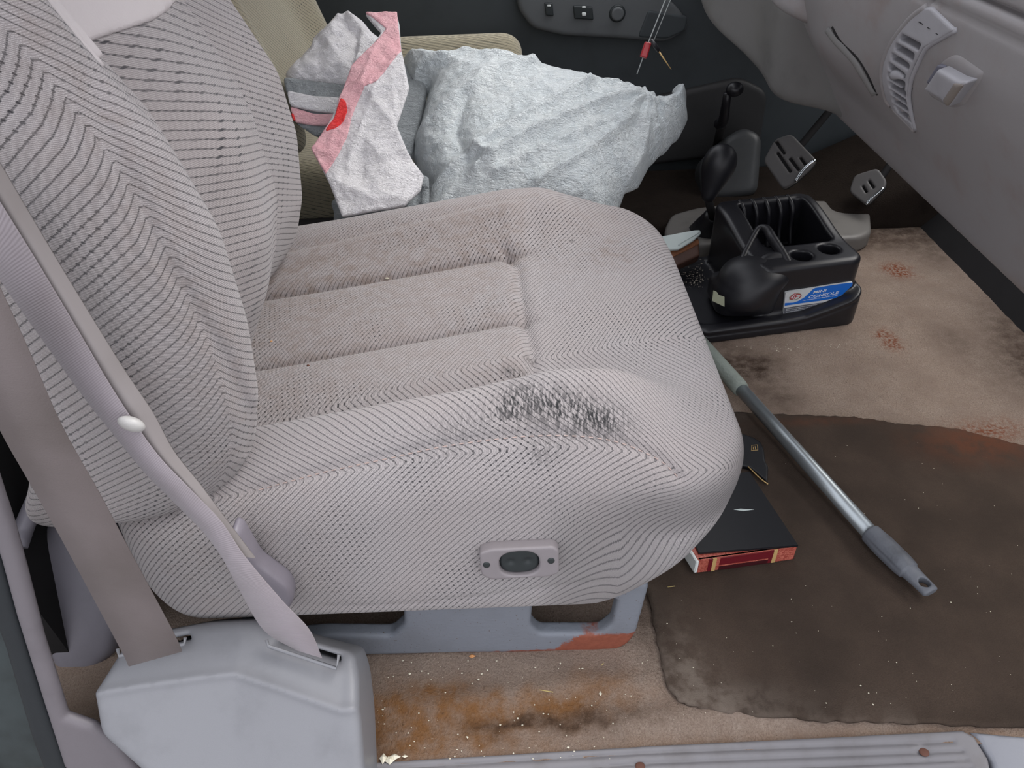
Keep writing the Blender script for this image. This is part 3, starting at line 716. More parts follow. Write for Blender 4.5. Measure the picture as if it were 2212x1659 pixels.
slab('inner_fold', FK2, rounded(FK2.px(cr([(20, 380), (330, 420), (420, 500), (300, 640), (200, 690), (90, 620), (40, 470)])), .01), -.012, -.004, M_bagshade, bag, k=.006, res=.004, wr=lambda a, b_: .014*l2(a, b_))
slab('inner_fold', FK2, rounded(FK2.px(cr([(45, 455), (180, 485), (320, 490), (305, 575), (180, 560), (60, 535)])), .01), -.004, .003, M_bagf, bag, k=.004, res=.003, wr=lambda a, b_: .014*l2(a, b_)+.003*l1(a, b_))
slab('pink_band', FK2, rounded(FK2.px(cr([(58, 532), (180, 570), (310, 572), (250, 632), (170, 628), (85, 615)])), .006), -.006, .001, M_bagpink, bag, k=.003, res=.003, wr=lambda a, b_: .014*l2(a, b_))
slab('red_dot', FK2, rounded(FK2.px(cr([(66, 568), (80, 572), (92, 608), (76, 606)])), .003), -.004, .0025, M_bagred, bag, k=.002, res=.002, wr=lambda a, b_: .014*l2(a, b_))
# lower layer under the flap, behind the cushion
FK3 = Frame((-.2, .745, .33), (1, 0, 0), (0, -.6, .8))
slab('bag_underside', FK3, rounded(FK3.px(cr([(262, 1010), (300, 960), (700, 860), (760, 880), (760, 1060), (500, 1140), (285, 1160), (275, 1100), (280, 1070)])), .01), -.016, .0, M_bagshade, bag, k=.01, res=.004, wr=lambda a, b_: .012*(ridged(m1, a*1.2, b_)-.6)+.01*m2(a, b_))
slab('inner_fold', FBg, rounded(FBg.px(cr([(620, 250), (740, 370), (700, 560), (660, 720), (560, 800), (560, 300)])), .01), -.06, -.03, M_bagshade, bag, k=.01, res=.005)  # grey sheet standing in for the shadow gap left of the body

# ------------------------------------------------------------------ belts, retractor cover, pillar trims
yb_ = -.07
def bp(px_, py_, y_): return at(px_, py_, y=y_)
belt = thing('seat_belt', 'flat grey-brown seat belt running from the left slot of the retractor cover', 'seat belt', bp(325, 1400, -.10))
rows = [(( -90, 740), (-60, 500), -.11), ((0, 930), (48, 730), -.115), ((62, 1040), (133, 923), -.115), ((131, 1162), (215, 1070), -.112), ((200, 1290), (284, 1200), -.108), ((263, 1408), (375, 1370), -.10), ((278, 1440), (392, 1408), -.096)]
ribbon('strap', [[bp(*l, yy), bp((l[0]+r[0])/2, (l[1]+r[1])/2, yy+.001), bp(*r, yy)] for l, r, yy in rows], .0016, M_belt2, belt)
belt2 = thing('seat_belt', 'folded seat belt with a round white button, entering the right slot of the cover', 'seat belt', bp(670, 1410, -.09))
rows2 = [((-60, 500), (-50, 360), (-50, 270)), ((0, 605), (72, 556), (112, 545)), ((99, 745), (162, 706), (196, 684)), ((188, 868), (235, 830), (268, 800)), ((250, 945), (290, 915), (330, 893)), ((312, 1021), (345, 990), (375, 975)), ((385, 1095), (412, 1060), (434, 1050)), ((439, 1150), (468, 1135), (488, 1123)), ((480, 1206), (505, 1200), (551, 1206)), ((517, 1274), (560, 1262), (609, 1299)), ((570, 1362), (620, 1330), (668, 1362)), ((640, 1405), (672, 1395), (695, 1422)), ((655, 1440), (675, 1440), (700, 1446))]
ys2 = [-.06, -.061, -.064, -.067, -.07, -.074, -.078, -.082, -.086, -.09, -.09, -.09]
dp = [.034, .034, .034, .034, .034, .032, .026, .016, .005, -.008, -.012, -.008, 0]
fdp = [.016]*6+[.012, .008, .004, .003, .002, .001]
ribbon('strap', [[bp(*l, yy), bp((l[0]+m_[0])/2, (l[1]+m_[1])/2, yy-.001), bp(*m_, yy-.002)] for (l, m_, r), yy in zip([(a_, (b__ if i__ < 7 else (c__ if i__ > 8 else ((b__[0]+c__[0])/2, (b__[1]+c__[1])/2))), c__) for i__, (a_, b__, c__) in enumerate(rows2)], ys2)], .0014, M_belt, belt2)
ribbon('folded_edge', [[bp(*m_, yy+.0005), bp((r[0]+m_[0])/2, (r[1]+m_[1])/2, yy+d_*.5), bp(*r, yy+d_)] for (l, m_, r), yy, d_ in list(zip(rows2, ys2, fdp))[:9]], .0014, M_belt3, belt2)
bc = bp(284, 916, -.078); blob('button', bc, (.0115, .006, .011), M_light, belt2, rot=(.5, .5, 0))
# retractor cover
FC = Frame((-.33, -.12, .13), (1, 0, 0), (0, -.62, .78))
cov = FC.px([(246, 1388), (262, 1382), (372, 1360), (420, 1352), (536, 1346), (568, 1368), (600, 1376), (700, 1405), (735, 1414), (752, 1424), (766, 1468), (776, 1560), (784, 1760), (420, 1760), (300, 1690), (205, 1592), (198, 1500), (215, 1460)])
ridge = FC.px([(202, 1498), (300, 1482), (439, 1462), (507, 1455), (600, 1485), (736, 1533)])
ridge_b = lambda a: np.interp(a, [p[0] for p in ridge], [p[1] for p in ridge])
sl1 = FC.px([(258, 1402), (262, 1416), (398, 1389), (396, 1376), (380, 1380), (384, 1386), (268, 1408)])
sgn = 1 if FC.px([(500, 1350)])[0][1] > FC.px([(500, 1500)])[0][1] else -1
def covtop(a, b_, d):
    e = (b_-ridge_b(a))*sgn                 # >0 above crease (towards seat)
    t = -.045*sstep(0, 1, np.clip(-e/.16, 0, 1))*0
    t = np.where(e > 0, -.5*e, -.16*(-e))
    return t+.0025*np.exp(-(e/.006)**2)
slots = [rounded(FC.px([(262, 1404), (385, 1378), (392, 1388), (268, 1415)]), .003), rounded(FC.px([(588, 1388), (722, 1428), (722, 1440), (584, 1396)]), .003)]
rc_ = thing('retractor_cover', 'pale grey plastic seat belt retractor cover with two slots, beside the door sill', 'belt cover', (-.33, -.12, 0))
slab('cover', FC, rounded(cov, .01), -.10, .0, M_plas, rc_, k=.013, res=.0032, top=covtop, holes=slots)
for q_ in ([(254, 1401), (258, 1418), (398, 1391), (400, 1377)], [(576, 1382), (580, 1396), (727, 1444), (732, 1414)]):
    a_ = [hit(p[0], p[1], FC.O-FC.N*.0, FC.N) for p in q_]
    tube('slot_rim', a_, .0022, M_plas, rc_, seg=8, sm=0)
slab('slot_interior', FC, rounded(FC.px([(235, 1400), (540, 1360), (740, 1420), (740, 1470), (500, 1440), (240, 1440)]), .005), -.06, -.055, M_dark, rc_, k=.002, res=.005)
# rear grey moulding
FM = Frame((0, .02, 0), (1, 0, 0), (0, -.9, .43))
rp = slab('belt_guide_panel', FM, rounded(FM.px([(98, 1120), (150, 1120), (210, 1200), (260, 1330), (240, 1420), (205, 1450), (158, 1500), (128, 1490), (84, 1378), (88, 1308), (70, 1286), (66, 1230)]), .012), -.09, .0, M_plas2, k=.018, res=.004)[0]
props(rp, 'rounded grey plastic moulding behind the brown belt, left of the seat', 'trim panel')
# pillar trim & seal at the left edge
FP = Frame((0, -.14, 0), (1, 0, 0), (0, -1, .2))
props(slab('trim_1', FP, FP.px([(-60, 960), (-14, 1030), (26, 1152), (49, 1235), (88, 1386), (141, 1552), (200, 1572), (260, 1620), (330, 1720), (200, 1760), (132, 1659), (83, 1508), (29, 1338), (-5, 1215), (-60, 1050)]), -.014, .0, plain('pillar_trim', rgb(108, 103, 108), .45), k=.012, res=.004)[0], kind='structure')
props(slab('trim_2', FP, FP.px([(-5, 1215), (29, 1338), (83, 1508), (140, 1670), (160, 1760), (120, 1760), (60, 1600), (0, 1400), (-60, 1250), (-60, 1050)]), -.03, -.004, M_seal, k=.008, res=.004)[0], kind='structure')
props(slab('trim_3', FP, FP.px([(-60, 1230), (0, 1340), (40, 1480), (100, 1659), (120, 1760), (-60, 1760)]), -.05, -.02, plain('outer_seal', rgb(52, 60, 62), .6, dirt=.3), k=.008, res=.005)[0], kind='structure')
props(tube('trim_4', [at(38, 1180, y=.05), at(60, 1120, y=.08), at(110, 1010, y=.1), at(150, 900, y=.1)], .012, M_plas2, sm=4), kind='structure')

# ------------------------------------------------------------------ door sill scuff plate
FSi = Frame((0, -.128, .004), (1, 0, 0), (0, -.22, 1))
sil = FSi.px([(700, 1652), (780, 1648), (1400, 1611), (2080, 1578), (2104, 1590), (2135, 1640), (2160, 1760), (700, 1800)])
grl = [FSi.px(p) for p in ([(700, 1668), (1400, 1626), (2060, 1602)], [(700, 1700), (1400, 1648), (2080, 1622)], [(1400, 1672), (2090, 1641)], [(1300, 1700), (2100, 1658)])]
def siltop(a, b_, d):
    t = 0*a+0
    for g_ in grl: t = t-.0028*np.exp(-(ldist(g_, a, b_)/.0022)**2)
    for c_ in (FSi.px([(1383, 1656)])[0], FSi.px([(1996, 1624)])[0]): t = t-.004*np.exp(-((a-c_[0])**2+(b_-c_[1])**2)/.008**2)
    return t
o, _ = slab('trim_5', FSi, sil, -.03, 0, M_sill, k=.003, res=.0028, top=siltop); props(o, kind='structure')
for q_ in ((1383, 1656), (1996, 1624)):
    p = hit(*q_, FSi.O-FSi.N*.003, FSi.N); blob('screw', p, (.0062, .006, .002), M_rust, o)
props(slab('trim_6', FSi, FSi.px([(2090, 1580), (2112, 1592), (2145, 1645), (2165, 1760), (2400, 1760), (2400, 1582), (2212, 1591)]), -.03, -.001, plain('kick_trim', rgb(128, 130, 138), .45), k=.004, res=.004)[0], kind='structure')

# ------------------------------------------------------------------ floor mat
FZ = Frame((0, 0, .004), (1, 0, 0), (0, 0, 1))
mp = FZ.px([(1300, 900), (1500, 890), (1695, 898), (1845, 903), (1944, 919), (2063, 930), (2212, 968), (2330, 1010), (2330, 1582), (2212, 1574), (1918, 1564), (1762, 1559), (1607, 1546), (1524, 1532), (1498, 1534), (1472, 1525), (1448, 1496), (1431, 1468), (1421, 1395), (1398, 1292), (1360, 1200)])
en = gnoise(41, 90, 2)
dense = []
for i in range(len(mp)):
    a_ = np.array(mp[i]); c_ = np.array(mp[(i+1) % len(mp)]); n_s = max(1, int(np.linalg.norm(c_-a_)/.006))
    for t in range(n_s):
        p = a_+(c_-a_)*t/n_s; dense.append((p[0]+.006*en(p[0], p[1]), p[1]+.008*en(p[0]+3, p[1])))
dense = dense[::2]
mn = gnoise(42, 7, 3)
mpoly = np.array(dense)
def matf(a, b_):
    return None
xs_m = np.arange(mpoly[:, 0].min()-.006, mpoly[:, 0].max()+.006, .006); ys_m = np.arange(mpoly[:, 1].min()-.006, mpoly[:, 1].max()+.006, .006)
def mwr(a, b_): return .004*(mn(a, b_)+.4)
o, P = slab('floor_mat', FZ, mpoly, -.003, .005, M_mat, k=.004, res=.005, wr=mwr)
wd = pdist(mpoly[::3], P[:, 0], P[:, 1]); ed = np.exp(wd/.018)*.4+1.0*gauss(P[:, 0], P[:, 1], FZ.px([(1490, 1480)])[0], .04, .05)*.9+.5*gauss(P[:, 0], P[:, 1], FZ.px([(1560, 1515)])[0], .08, .02)+.3*gauss(P[:, 0], P[:, 1], FZ.px([(1480, 1400)])[0], .015, .06)
rs = .9*gauss(P[:, 0], P[:, 1], FZ.px([(2110, 960)])[0], .10, .05)+.5*gauss(P[:, 0], P[:, 1], FZ.px([(1780, 915)])[0], .1, .012)
attr(o.data, 'edge', np.clip(ed*(P[:, 0] < .5), 0, 1)); attr(o.data, 'rust', np.clip(rs, 0, 1))
props(o, 'large dirty brown floor mat in front of the passenger seat', 'floor mat')

# ------------------------------------------------------------------ mop / extension pole
pole = thing('extension_pole', 'silver telescopic pole with a grey plastic grip, lying across the floor mat', 'pole', at(1880, 1150, z=.02))
pa = at(1878, 1150, z=.030); pb = at(1602, 842, z=.034); pcx = at(1560, 775, z=.036)
dirp = unit(pa-pb)
tube('tube', [pb-dirp*.02, pa+dirp*.02], .0128, M_pole, pole, seg=24)
tube('upper_sleeve', [pb-dirp*.26, pb-dirp*.01, pb], [.0165, .0165, .0150], M_sleeve, pole, seg=24)
pe = at(1992, 1276, z=.019); dg = unit(pe-pa)
Lg = np.linalg.norm(pe-pa)
FG = Frame(pa, dg, (0, 0, 1))
def grip(a, b_, w):
    r = np.interp(a, [-.01, 0, .03, .08, Lg-.03, Lg-.01, Lg+.03], [.0145, .0160, .0180, .0175, .0150, .0142, .0138])
    hgt = np.interp(a, [0, Lg*.6, Lg-.02, Lg+.02], [1, .95, .6, .45])
    v = (np.sqrt(b_**2+(w/hgt)**2)-r)*.8
    v = smax(v, np.abs(b_)-r, .003)
    v = smax(v, a-(Lg+.012), .004); v = smax(v, .0-a, .003)
    hole = np.hypot(a-(Lg-.003), b_)-0.0082; v = smax(v, -hole, .002)
    v = smax(v, -(np.hypot(np.abs(b_)-.0195, w-.004)-.0035)+0*a, .002)
    return v
P, Q = iso(grip, (-.01, -.03, -.03), (Lg+.03, .03, .03), .0018)
link('grip', npmesh(FG.w(P), Q), M_grip, pole)

# ------------------------------------------------------------------ books on the floor
Zb = .012
red = thing('book', 'book with a marbled red spine and gold bands, below the black cover', 'book', at(1600, 1215, z=Zb))
pA = at(1503, 1236, z=Zb); pB = at(1716, 1206, z=Zb); ax_ = unit(pB-pA); FBk = Frame(pA, ax_, (0, 0, 1)); Lb = np.linalg.norm(pB-pA)
hb = .030
pr = lambda a0, a1, b0, b1: [(a0-.17*b0, b0), (a1-.17*b0, b0), (a1-.17*b1, b1), (a0-.17*b1, b1)]
prism('page_block', FBk, pr(.002, Lb-.002, .004, .075), .002, hb-.002, M_cream, red)
prism('spine', FBk, pr(0, Lb-.003, -.002, .004), 0, hb, M_spine, red, .0012)
prism('cover', FBk, pr(0, Lb-.004, 0, .078), hb-.002, hb, M_spine, red, .0004)
prism('cover', FBk, pr(0, Lb, 0, .078), 0, .002, M_maroon, red, .0004)
for a0, a1 in ((.022, .028), (.118, .124)):
    prism('gold_band', FBk, pr(a0, a1, -.0027, -.001), .0005, hb+.0005, M_gold, red); prism('maroon_panel', FBk, pr(a0-.006, a0, -.0025, -.001), .001, hb, M_maroon, red)
prism('maroon_panel', FBk, pr(.034, .112, -.0025, -.001), .013, hb-.001, M_maroon, red)
prism('title_panel', FBk, pr(.034, .112, -.0026, -.001), .001, .0095, plain('dark_maroon', rgb(60, 18, 24), .4, dirt=0), red)
prism('page_edge', FBk, pr(-.004, .001, -.002, .078), .001, hb-.001, M_white, red, .001)
blk = thing('book', 'black covered booklet with a white scuff, on top of the red-spined book', 'book', at(1620, 1150, z=.04))
FB2 = Frame((0, 0, Zb+hb+.0005), (1, 0, 0), (0, 0, 1))
bpv = FB2.px([(1509, 1198), (1724, 1182), (1618, 1022), (1440, 1040)])
prism('cover', FB2, bpv, 0, .004, M_bookblk, blk, .0008)
prism('scuff', FB2, FB2.px([(1585, 1101), (1600, 1099), (1629, 1101), (1605, 1104)], .004), .0039, .0043, M_card, blk)
fl = thing('leather_case', 'black card case with gold border, beside the seat front near the pole', 'case', at(1630, 1000, z=.012))
FF = Frame((0, 0, .014), (1, 0, 0), (0, .0, 1))
slab('case_body', FF, rounded(FF.px([(1560, 925), (1628, 948), (1643, 958), (1650, 975), (1652, 998), (1659, 1012), (1657, 1044), (1618, 1012), (1560, 1000)]), .003), -.004, .004, M_bookblk, fl, k=.002, res=.002)
tube('gold_edging', [at(1616, 1008, z=.018), at(1632, 1024, z=.018), at(1645, 1036, z=.018), at(1659, 1046, z=.018)], .0011, M_gold, fl, seg=6)
for q_ in ([(1624, 962), (1636, 961), (1637, 972), (1623, 973), (1624, 962)], [(1627, 965), (1627, 971)], [(1631, 964), (1632, 971)]):
    tube('gold_emblem', [at(*p, z=.0182) for p in q_], .0006, M_gold, fl, seg=5)

# ------------------------------------------------------------------ black mini console
con = thing('console_organizer', 'black plastic organizer console with a blue and white label, standing on the carpet', 'organizer', at(1690, 720, z=0))
c1 = at(1532, 742, z=0); c2 = at(1852, 700, z=0); cax = unit(c2-c1); FCn = Frame(c1, cax, (0, 0, 1)); LC = np.linalg.norm(c2-c1)
def csdf(a, b_, w):
    # base tub
    base = rbox2(a, b_, -.035, LC+.004, 0, .31, .035)
    rim = np.interp(a, [-.05, .04, .165, .216, .267, .304, .347], [.034, .034, .034, .038, .052, .064, .082])
    v = smax(base, w-rim, .010)
    v = smax(v, -w, .004)
    # tray hollow on the left front
    tray = rbox2(a, b_, -.018, .150, .028, .28, .025); v = smax(v, -smax(tray, .028-w, .006), .008)
    # raised rear/right block
    rb = rbox2(a, b_, .105, LC-.002, .030, .31, .03)
    topw = .150+.028*sstep(.10, .27, b_); blk_ = smax(rb, w-topw, .014)
    v = smin(v, blk_, .010)
    # deep pocket with ribs at the right rear
    pkt = smax(rbox2(a, b_, .155, LC-.030, .12, .285, .015), .055-w, .01)
    v = smax(v, -pkt, .008)
    # shallow cup recesses on the front shelf
    for ca, cb in ((.215, .072), (.285, .085)):
        v = smax(v, -smax(np.hypot(a-ca, b_-cb)-.022, .118-w, .004), .006)
    # line in the base side
    v = v+.0025*np.exp(-((w-(rim-.014))/.003)**2)
    return v
P, Q = iso(csdf, (-.05, -.015, -.01), (LC+.02, .37, .23), .0035)
link('body', npmesh(FCn.w(P), Q), M_black, con)
for i in range(5):                                   # ribs on the pocket's rear wall
    a_ = .165+i*.030; q_ = [FCn.w(np.array((a_+.004*t_, .318-.03*abs(t_)**1, .10+.0*t_))) for t_ in (0,)]
    ps = [FCn.w(np.array(p)) for p in ((a_, .300, .176), (a_+.004, .284, .170), (a_+.008, .272, .150), (a_+.010, .268, .11), (a_+.010, .25, .065))]
    tube('rib', ps, .0055, M_black, con, seg=10, sm=5)
# moulded dome cover, loop handle
gad = thing('handheld_lamp', 'glossy black rounded plastic gadget with a loop handle, lying in the organizer tray', 'gadget', FCn.w(np.array((.08, .1, .03))))
GO = at(1615, 620, z=.10)
def dome(x, y, z):
    p0 = at(1632, 592, z=.115); q = lambda c, r: np.sqrt(((x-c[0])/r[0])**2+((y-c[1])/r[1])**2+((z-c[2])/r[2])**2)-1
    d = q(p0, (.074, .062, .036))*.05
    c2_ = at(1606, 632, z=.08); d = smin(d, q(c2_, (.060, .055, .040))*.05, .03); d = smin(d, smax(rbox2(x, y, c2_[0]-.06, c2_[0]+.075, c2_[1]-.03, c2_[1]+.09, .03), np.abs(z-.06)-.03, .02), .02)
    c3_ = at(1625, 560, z=.12); 
    d = smax(d, .032-z, .01)
    return d
P, Q = iso(dome, tuple(GO-np.array((.12, .14, .09))), tuple(GO+np.array((.12, .16, .09))), .0035)
link('lamp_body', npmesh(P, Q), M_blk2, gad)
lp = [at(*p, z=w) for p, w in (((1598, 585), .125), ((1606, 555), .14), ((1626, 515), .155), ((1640, 494), .165), ((1656, 496), .168), ((1668, 515), .165), ((1690, 548), .15), ((1706, 580), .135))]
tube('loop_handle', lp, [.010, .008, .0075, .008, .010, .011, .011, .012], M_blk2, gad, sm=6)
tube('loop_handle', [at(1700, 560, z=.14), at(1660, 562, z=.14), at(1625, 590, z=.125)], [.014, .016, .014], M_blk2, gad, sm=6)
FT = Frame(at(1553, 646, z=.095)+np.array((0, -.012, 0)), (1, .3, -.2), (-.25, -.8, .6))
tb = FT.px([(1541, 627), (1549, 631), (1552, 637), (1565, 641), (1565, 663), (1538, 650)])
prism('reflector_tab', FT, tb, -.001, .002, M_olive, gad, .0006)
# debris in the tray
deb = plain('grit', rgb(150, 142, 130), .8)
def crumbs(name, spots, z_, r0, r1, m, parent=None, zf=None):
    V = []; Fc = []
    for p in spots:
        c = at(p[0], p[1], z=z_); r = random.uniform(r0, r1); i0 = len(V)
        sx, sy = random.uniform(.6, 1.6), random.uniform(.6, 1.4)
        for d_ in ((1, 0, 0), (0, 1, 0), (-1, 0, 0), (0, -1, 0), (0, 0, .7), (0, 0, -.3)):
            V.append(c+np.array(d_)*r*np.array((sx, sy, 1))*random.uniform(.7, 1.2)+np.array((0, 0, r*.2)))
        for t_ in ((0, 1, 4), (1, 2, 4), (2, 3, 4), (3, 0, 4), (1, 0, 5), (2, 1, 5), (3, 2, 5), (0, 3, 5)): Fc.append(tuple(i0+j for j in t_))
    return link(name, pymesh(V, Fc), m, parent, smooth=False)
sp_l = [(random.gauss(1500, 12), random.gauss(598, 14)) for _ in range(140)]
props(crumbs('grit', sp_l, .034, .0006, .002, deb), 'pale grit lying in the black organizer tray', 'grit', kind='stuff')

# label on the console front
FLb = Frame(FCn.w(np.array((0, .0272, .0))), cax, unit(np.cross(cax, (0, 0, 1))))
lo_ = (LC, )
def lc(pts): return [(1680+p[0]/12.29, 600+p[1]/12.29) for p in pts]
Foff = .0018
stk = rounded(FLb.px(lc([(165, 790), (205, 400), (330, 365), (640, 325), (980, 272), (1400, 200), (1760, 150), (1990, 120), (1980, 200), (1700, 460), (1500, 560), (1380, 640), (700, 930), (380, 1000), (140, 990)]), Foff), .001, 3)
lab = prism('label', FLb, stk, -.004, .0022, plain('label_white', rgb(205, 208, 210), .4, dirt=.1), con)
blue = FLb.px(lc([(190, 668), (420, 655), (560, 605), (700, 520), (840, 390), (930, 300), (990, 270), (1400, 200), (1760, 148), (1985, 122), (1975, 200), (1700, 455), (1500, 545), (1100, 610), (700, 660), (180, 740)]), Foff)
prism('label_blue_field', FLb, blue, .002, .0026, plain('label_blue', rgb(20, 104, 200), .35, dirt=.02), lab)
gry = FLb.px(lc([(170, 800), (700, 715), (1380, 630), (1000, 800), (700, 925), (380, 965), (150, 960)]), Foff)
prism('label_grey_field', FLb, gry, .002, .0026, plain('label_grey', rgb(88, 90, 98), .5, dirt=.02), lab)
def text(s, p0, p1, size_px, m, name, parent, ital=.12):
    cu = bpy.data.curves.new(name, 'FONT'); cu.body = s; cu.size = 1; cu.extrude = .004; cu.shear = ital; cu.offset = .012
    o_ = bpy.data.objects.new('tmp', cu); C.objects.link(o_); bpy.context.view_layer.update()
    me = bpy.data.meshes.new_from_object(o_.evaluated_get(bpy.context.evaluated_depsgraph_get())); bpy.data.objects.remove(o_)
    a, c_ = [np.array(q) for q in FLb.px(lc([p0, p1]), Foff)]; xs = [v.co.x for v in me.vertices]; wd_ = max(xs)-min(xs); d_ = c_-a; sc = np.linalg.norm(d_)/wd_
    u_ = d_/np.linalg.norm(d_); v_ = np.array((-u_[1], u_[0])); h_ = size_px/12.29/1250
    ys = [v.co.y for v in me.vertices]; hh = max(ys)-min(ys)
    for v in me.vertices:
        q = a+u_*(v.co.x-min(xs))*sc+v_*v.co.y/hh*h_; w_ = FLb.w(np.array((q[0], q[1], .0027+v.co.z*.02))); v.co = Vector(w_)
    return link(name, me, m, parent, smooth=False)
Mw = plain('print_white', rgb(222, 226, 230), .5, dirt=0)
text('MINI', (930, 415), (1280, 362), 100, Mw, 'lettering', lab)
text('CONSOLE', (810, 545), (1610, 418), 108, Mw, 'lettering', lab)
text('The Automotive Handling Room System', (650, 612), (1580, 470), 42, Mw, 'lettering', lab)
for a_, c_ in (((215, 835), (1040, 705)), ((215, 875), (800, 790)), ((215, 915), (980, 800)), ((270, 960), (680, 905))):
    text('MOUNTING INSTRUCTIONS INSIDE PACKAGE' if c_[0] > 900 else 'FITS MOST VEHICLES', a_, c_, 22, Mw, 'small_print', lab)
Mr = plain('print_red', rgb(176, 50, 60), .5, dirt=0)
oc = FLb.px(lc([(465, 500)]), Foff)[0]; rr_ = math.atan2(*(np.array(FLb.px(lc([(640, 470)]), Foff)[0])-np.array(oc))[::-1])
ov = [FLb.w(np.array((p[0], p[1], .0024))) for p in oval(oc, .0135, .0078, 30, 2, rr_)]
tube('logo_ring', ov+[ov[0], ov[1]], .0006, plain('print_olive', rgb(112, 98, 66), .5, dirt=0), lab, seg=6)
for q_ in ([(320, 590), (350, 510), (440, 430), (470, 420)], [(330, 540), (390, 570), (440, 480)], [(400, 560), (450, 470), (470, 520), (430, 560)], [(500, 420), (480, 500), (540, 490)], [(520, 430), (600, 450), (620, 490), (560, 530)]):
    w_ = [hit(*lc([p])[0], FLb.O+FLb.N*.0024, FLb.N) for p in q_]; tube('logo_stroke', w_, .0009, Mr, lab, seg=6, sm=3)

# pale card & brown wallet at the seat's far front corner
FW_ = Frame(at(1460, 545, z=.095), (1, .1, 0), (0, -.45, .9))
wl = thing('wallet', 'brown leather wallet with a mesh panel, lying under the folded pale card', 'wallet', at(1450, 570, z=.16))
slab('wallet_body', FW_, rounded(FW_.px([(1380, 545), (1508, 512), (1512, 552), (1440, 585), (1400, 590)], -.02), .005), -.045, -.016, M_leather, wl, k=.006, res=.003)
slab('mesh_panel', FW_, rounded(FW_.px([(1420, 548), (1509, 516), (1511, 527), (1445, 560)], -.015), .002), -.018, -.0135, M_mesh, wl, k=.002, res=.0025)
cdn = thing('folded_card', 'folded pale blue-white card beside the seat front, on a brown wallet', 'card', at(1450, 520, z=.2))
slab('card_sheet', FW_, rounded(FW_.px([(1370, 520), (1500, 495), (1514, 495), (1515, 503), (1498, 518), (1466, 537), (1380, 541)]), .004), -.010, -.002, M_card, cdn, k=.004, res=.0022)
tube('card_fold', [hit(*p, FW_.O-FW_.N*.001, FW_.N) for p in ((1466, 530), (1472, 524), (1500, 508), (1512, 500))], .0016, M_card, cdn, seg=8, sm=4)

# ------------------------------------------------------------------ floor shift base, levers, pedals
FTb = Frame((0, 0, .045), (1, 0, 0), (0, 0, 1))
tr = thing('floor_console', 'pale grey plastic floor console behind the black organizer', 'console', at(1650, 470, z=0))
trp = rounded(FTb.px([(1450, 462), (1500, 448), (1640, 430), (1800, 432), (1880, 446), (1884, 500), (1860, 512), (1700, 520), (1438, 530), (1436, 490)]), .02)
slab('base_shell', FTb, trp, -.045, .0, M_tray, tr, k=.012, res=.006)
prism('orange_inset', FTb, FTb.px([(1548, 452), (1586, 447), (1586, 460), (1560, 466)]), -.002, .0012, M_orange, tr)
prism('yellow_inset', FTb, FTb.px([(1826, 438), (1840, 440), (1836, 447), (1828, 446)]), -.002, .0012, M_yellow, tr)
sh = thing('gear_lever', 'black gear lever with a rounded knob and rubber boot, behind the organizer', 'lever', at(1540, 480, z=.05))
KC = at(1557, 345, y=1.12); KB = at(1530, 425, y=1.10)
def knob(x, y, z):
    d = 1e3
    for t_, r_ in ((0, .014), (.2, .017), (.4, .022), (.6, .028), (.8, .034), (1, .037)):
        c = KB*(1-t_)+KC*t_; e = np.sqrt((x-c[0])**2+((y-c[1])*1.15)**2+(z-c[2])**2)-r_; d = smin(d+0*e, e, .02) if t_ else e
    return d
P, Q = iso(knob, tuple(np.minimum(KC, KB)-.06), tuple(np.maximum(KC, KB)+.06), .0035); link('knob', npmesh(P, Q), M_blk2, sh)
tube('shaft', [at(1540, 470, y=1.12), at(1530, 430, y=1.10)], .010, M_dark, sh)
bt = []; br = []
for i, t in enumerate(np.linspace(0, 1, 13)):
    p = at(1520, 520, z=.01)*(1-t)+at(1543, 462, y=1.13)*t; bt.append(p); br.append(.052*(1-t)+.018*t+(.004 if i % 2 else 0))
tube('boot', bt, br, M_black, sh, seg=24)
bl_ = tube('latch_stub', [at(1552, 475, y=1.12), at(1568, 458, y=1.12), at(1576, 450, y=1.12)], [.014, .018, .008], M_black, sh, sm=3)
lv = thing('parking_lever', 'dark lever with a round end in the shadow above the gear lever', 'lever', at(1560, 265, y=1.35))
tube('lever_arm', [at(1552, 268, y=1.4), at(1562, 262, y=1.38), at(1568, 225, y=1.35), at(1572, 200, y=1.35)], [.014, .014, .011, .010], M_black, lv, sm=4)
blob('lever_end', at(1587, 193, y=1.33), (.022, .018, .018), M_black, lv)
tube('lever_bracket', [at(1560, 262, y=1.4), at(1552, 300, y=1.5), at(1545, 330, y=DOOR_Y)], .012, M_dark, lv)
hm = plain('dark_kick_panel', rgb(66, 68, 70), .45, .45)
FH = Frame(at(1570, 300, y=1.45), (1, 0, 0), (-.1, -.85, .5))
props(slab('trim_7', FH, rounded(FH.px([(1510, 350), (1560, 300), (1610, 270), (1650, 290), (1640, 420), (1520, 440)]), .03), -.12, .0, hm, k=.03, res=.007)[0], kind='structure')
# transmission hump
def hump(x, y, z):
    return smax(smax(rbox2(x, y, .1, 1.38, 1.22, 1.60, .12), z-.035-.45*np.maximum(0, x-.85), .04), -z-.01, .01)
P, Q = iso(hump, (.05, 1.17, -.03), (1.42, 1.64, .4), .012); me = npmesh(P, Q); 
for nm, v_ in (): attr(me, nm, np.full(len(P), v_))
props(link('trim_8', me, plain('dark_driver_carpet', rgb(36, 30, 26), .95, .1, dirt=.3, bscale=300, bd=.002)), kind='structure')

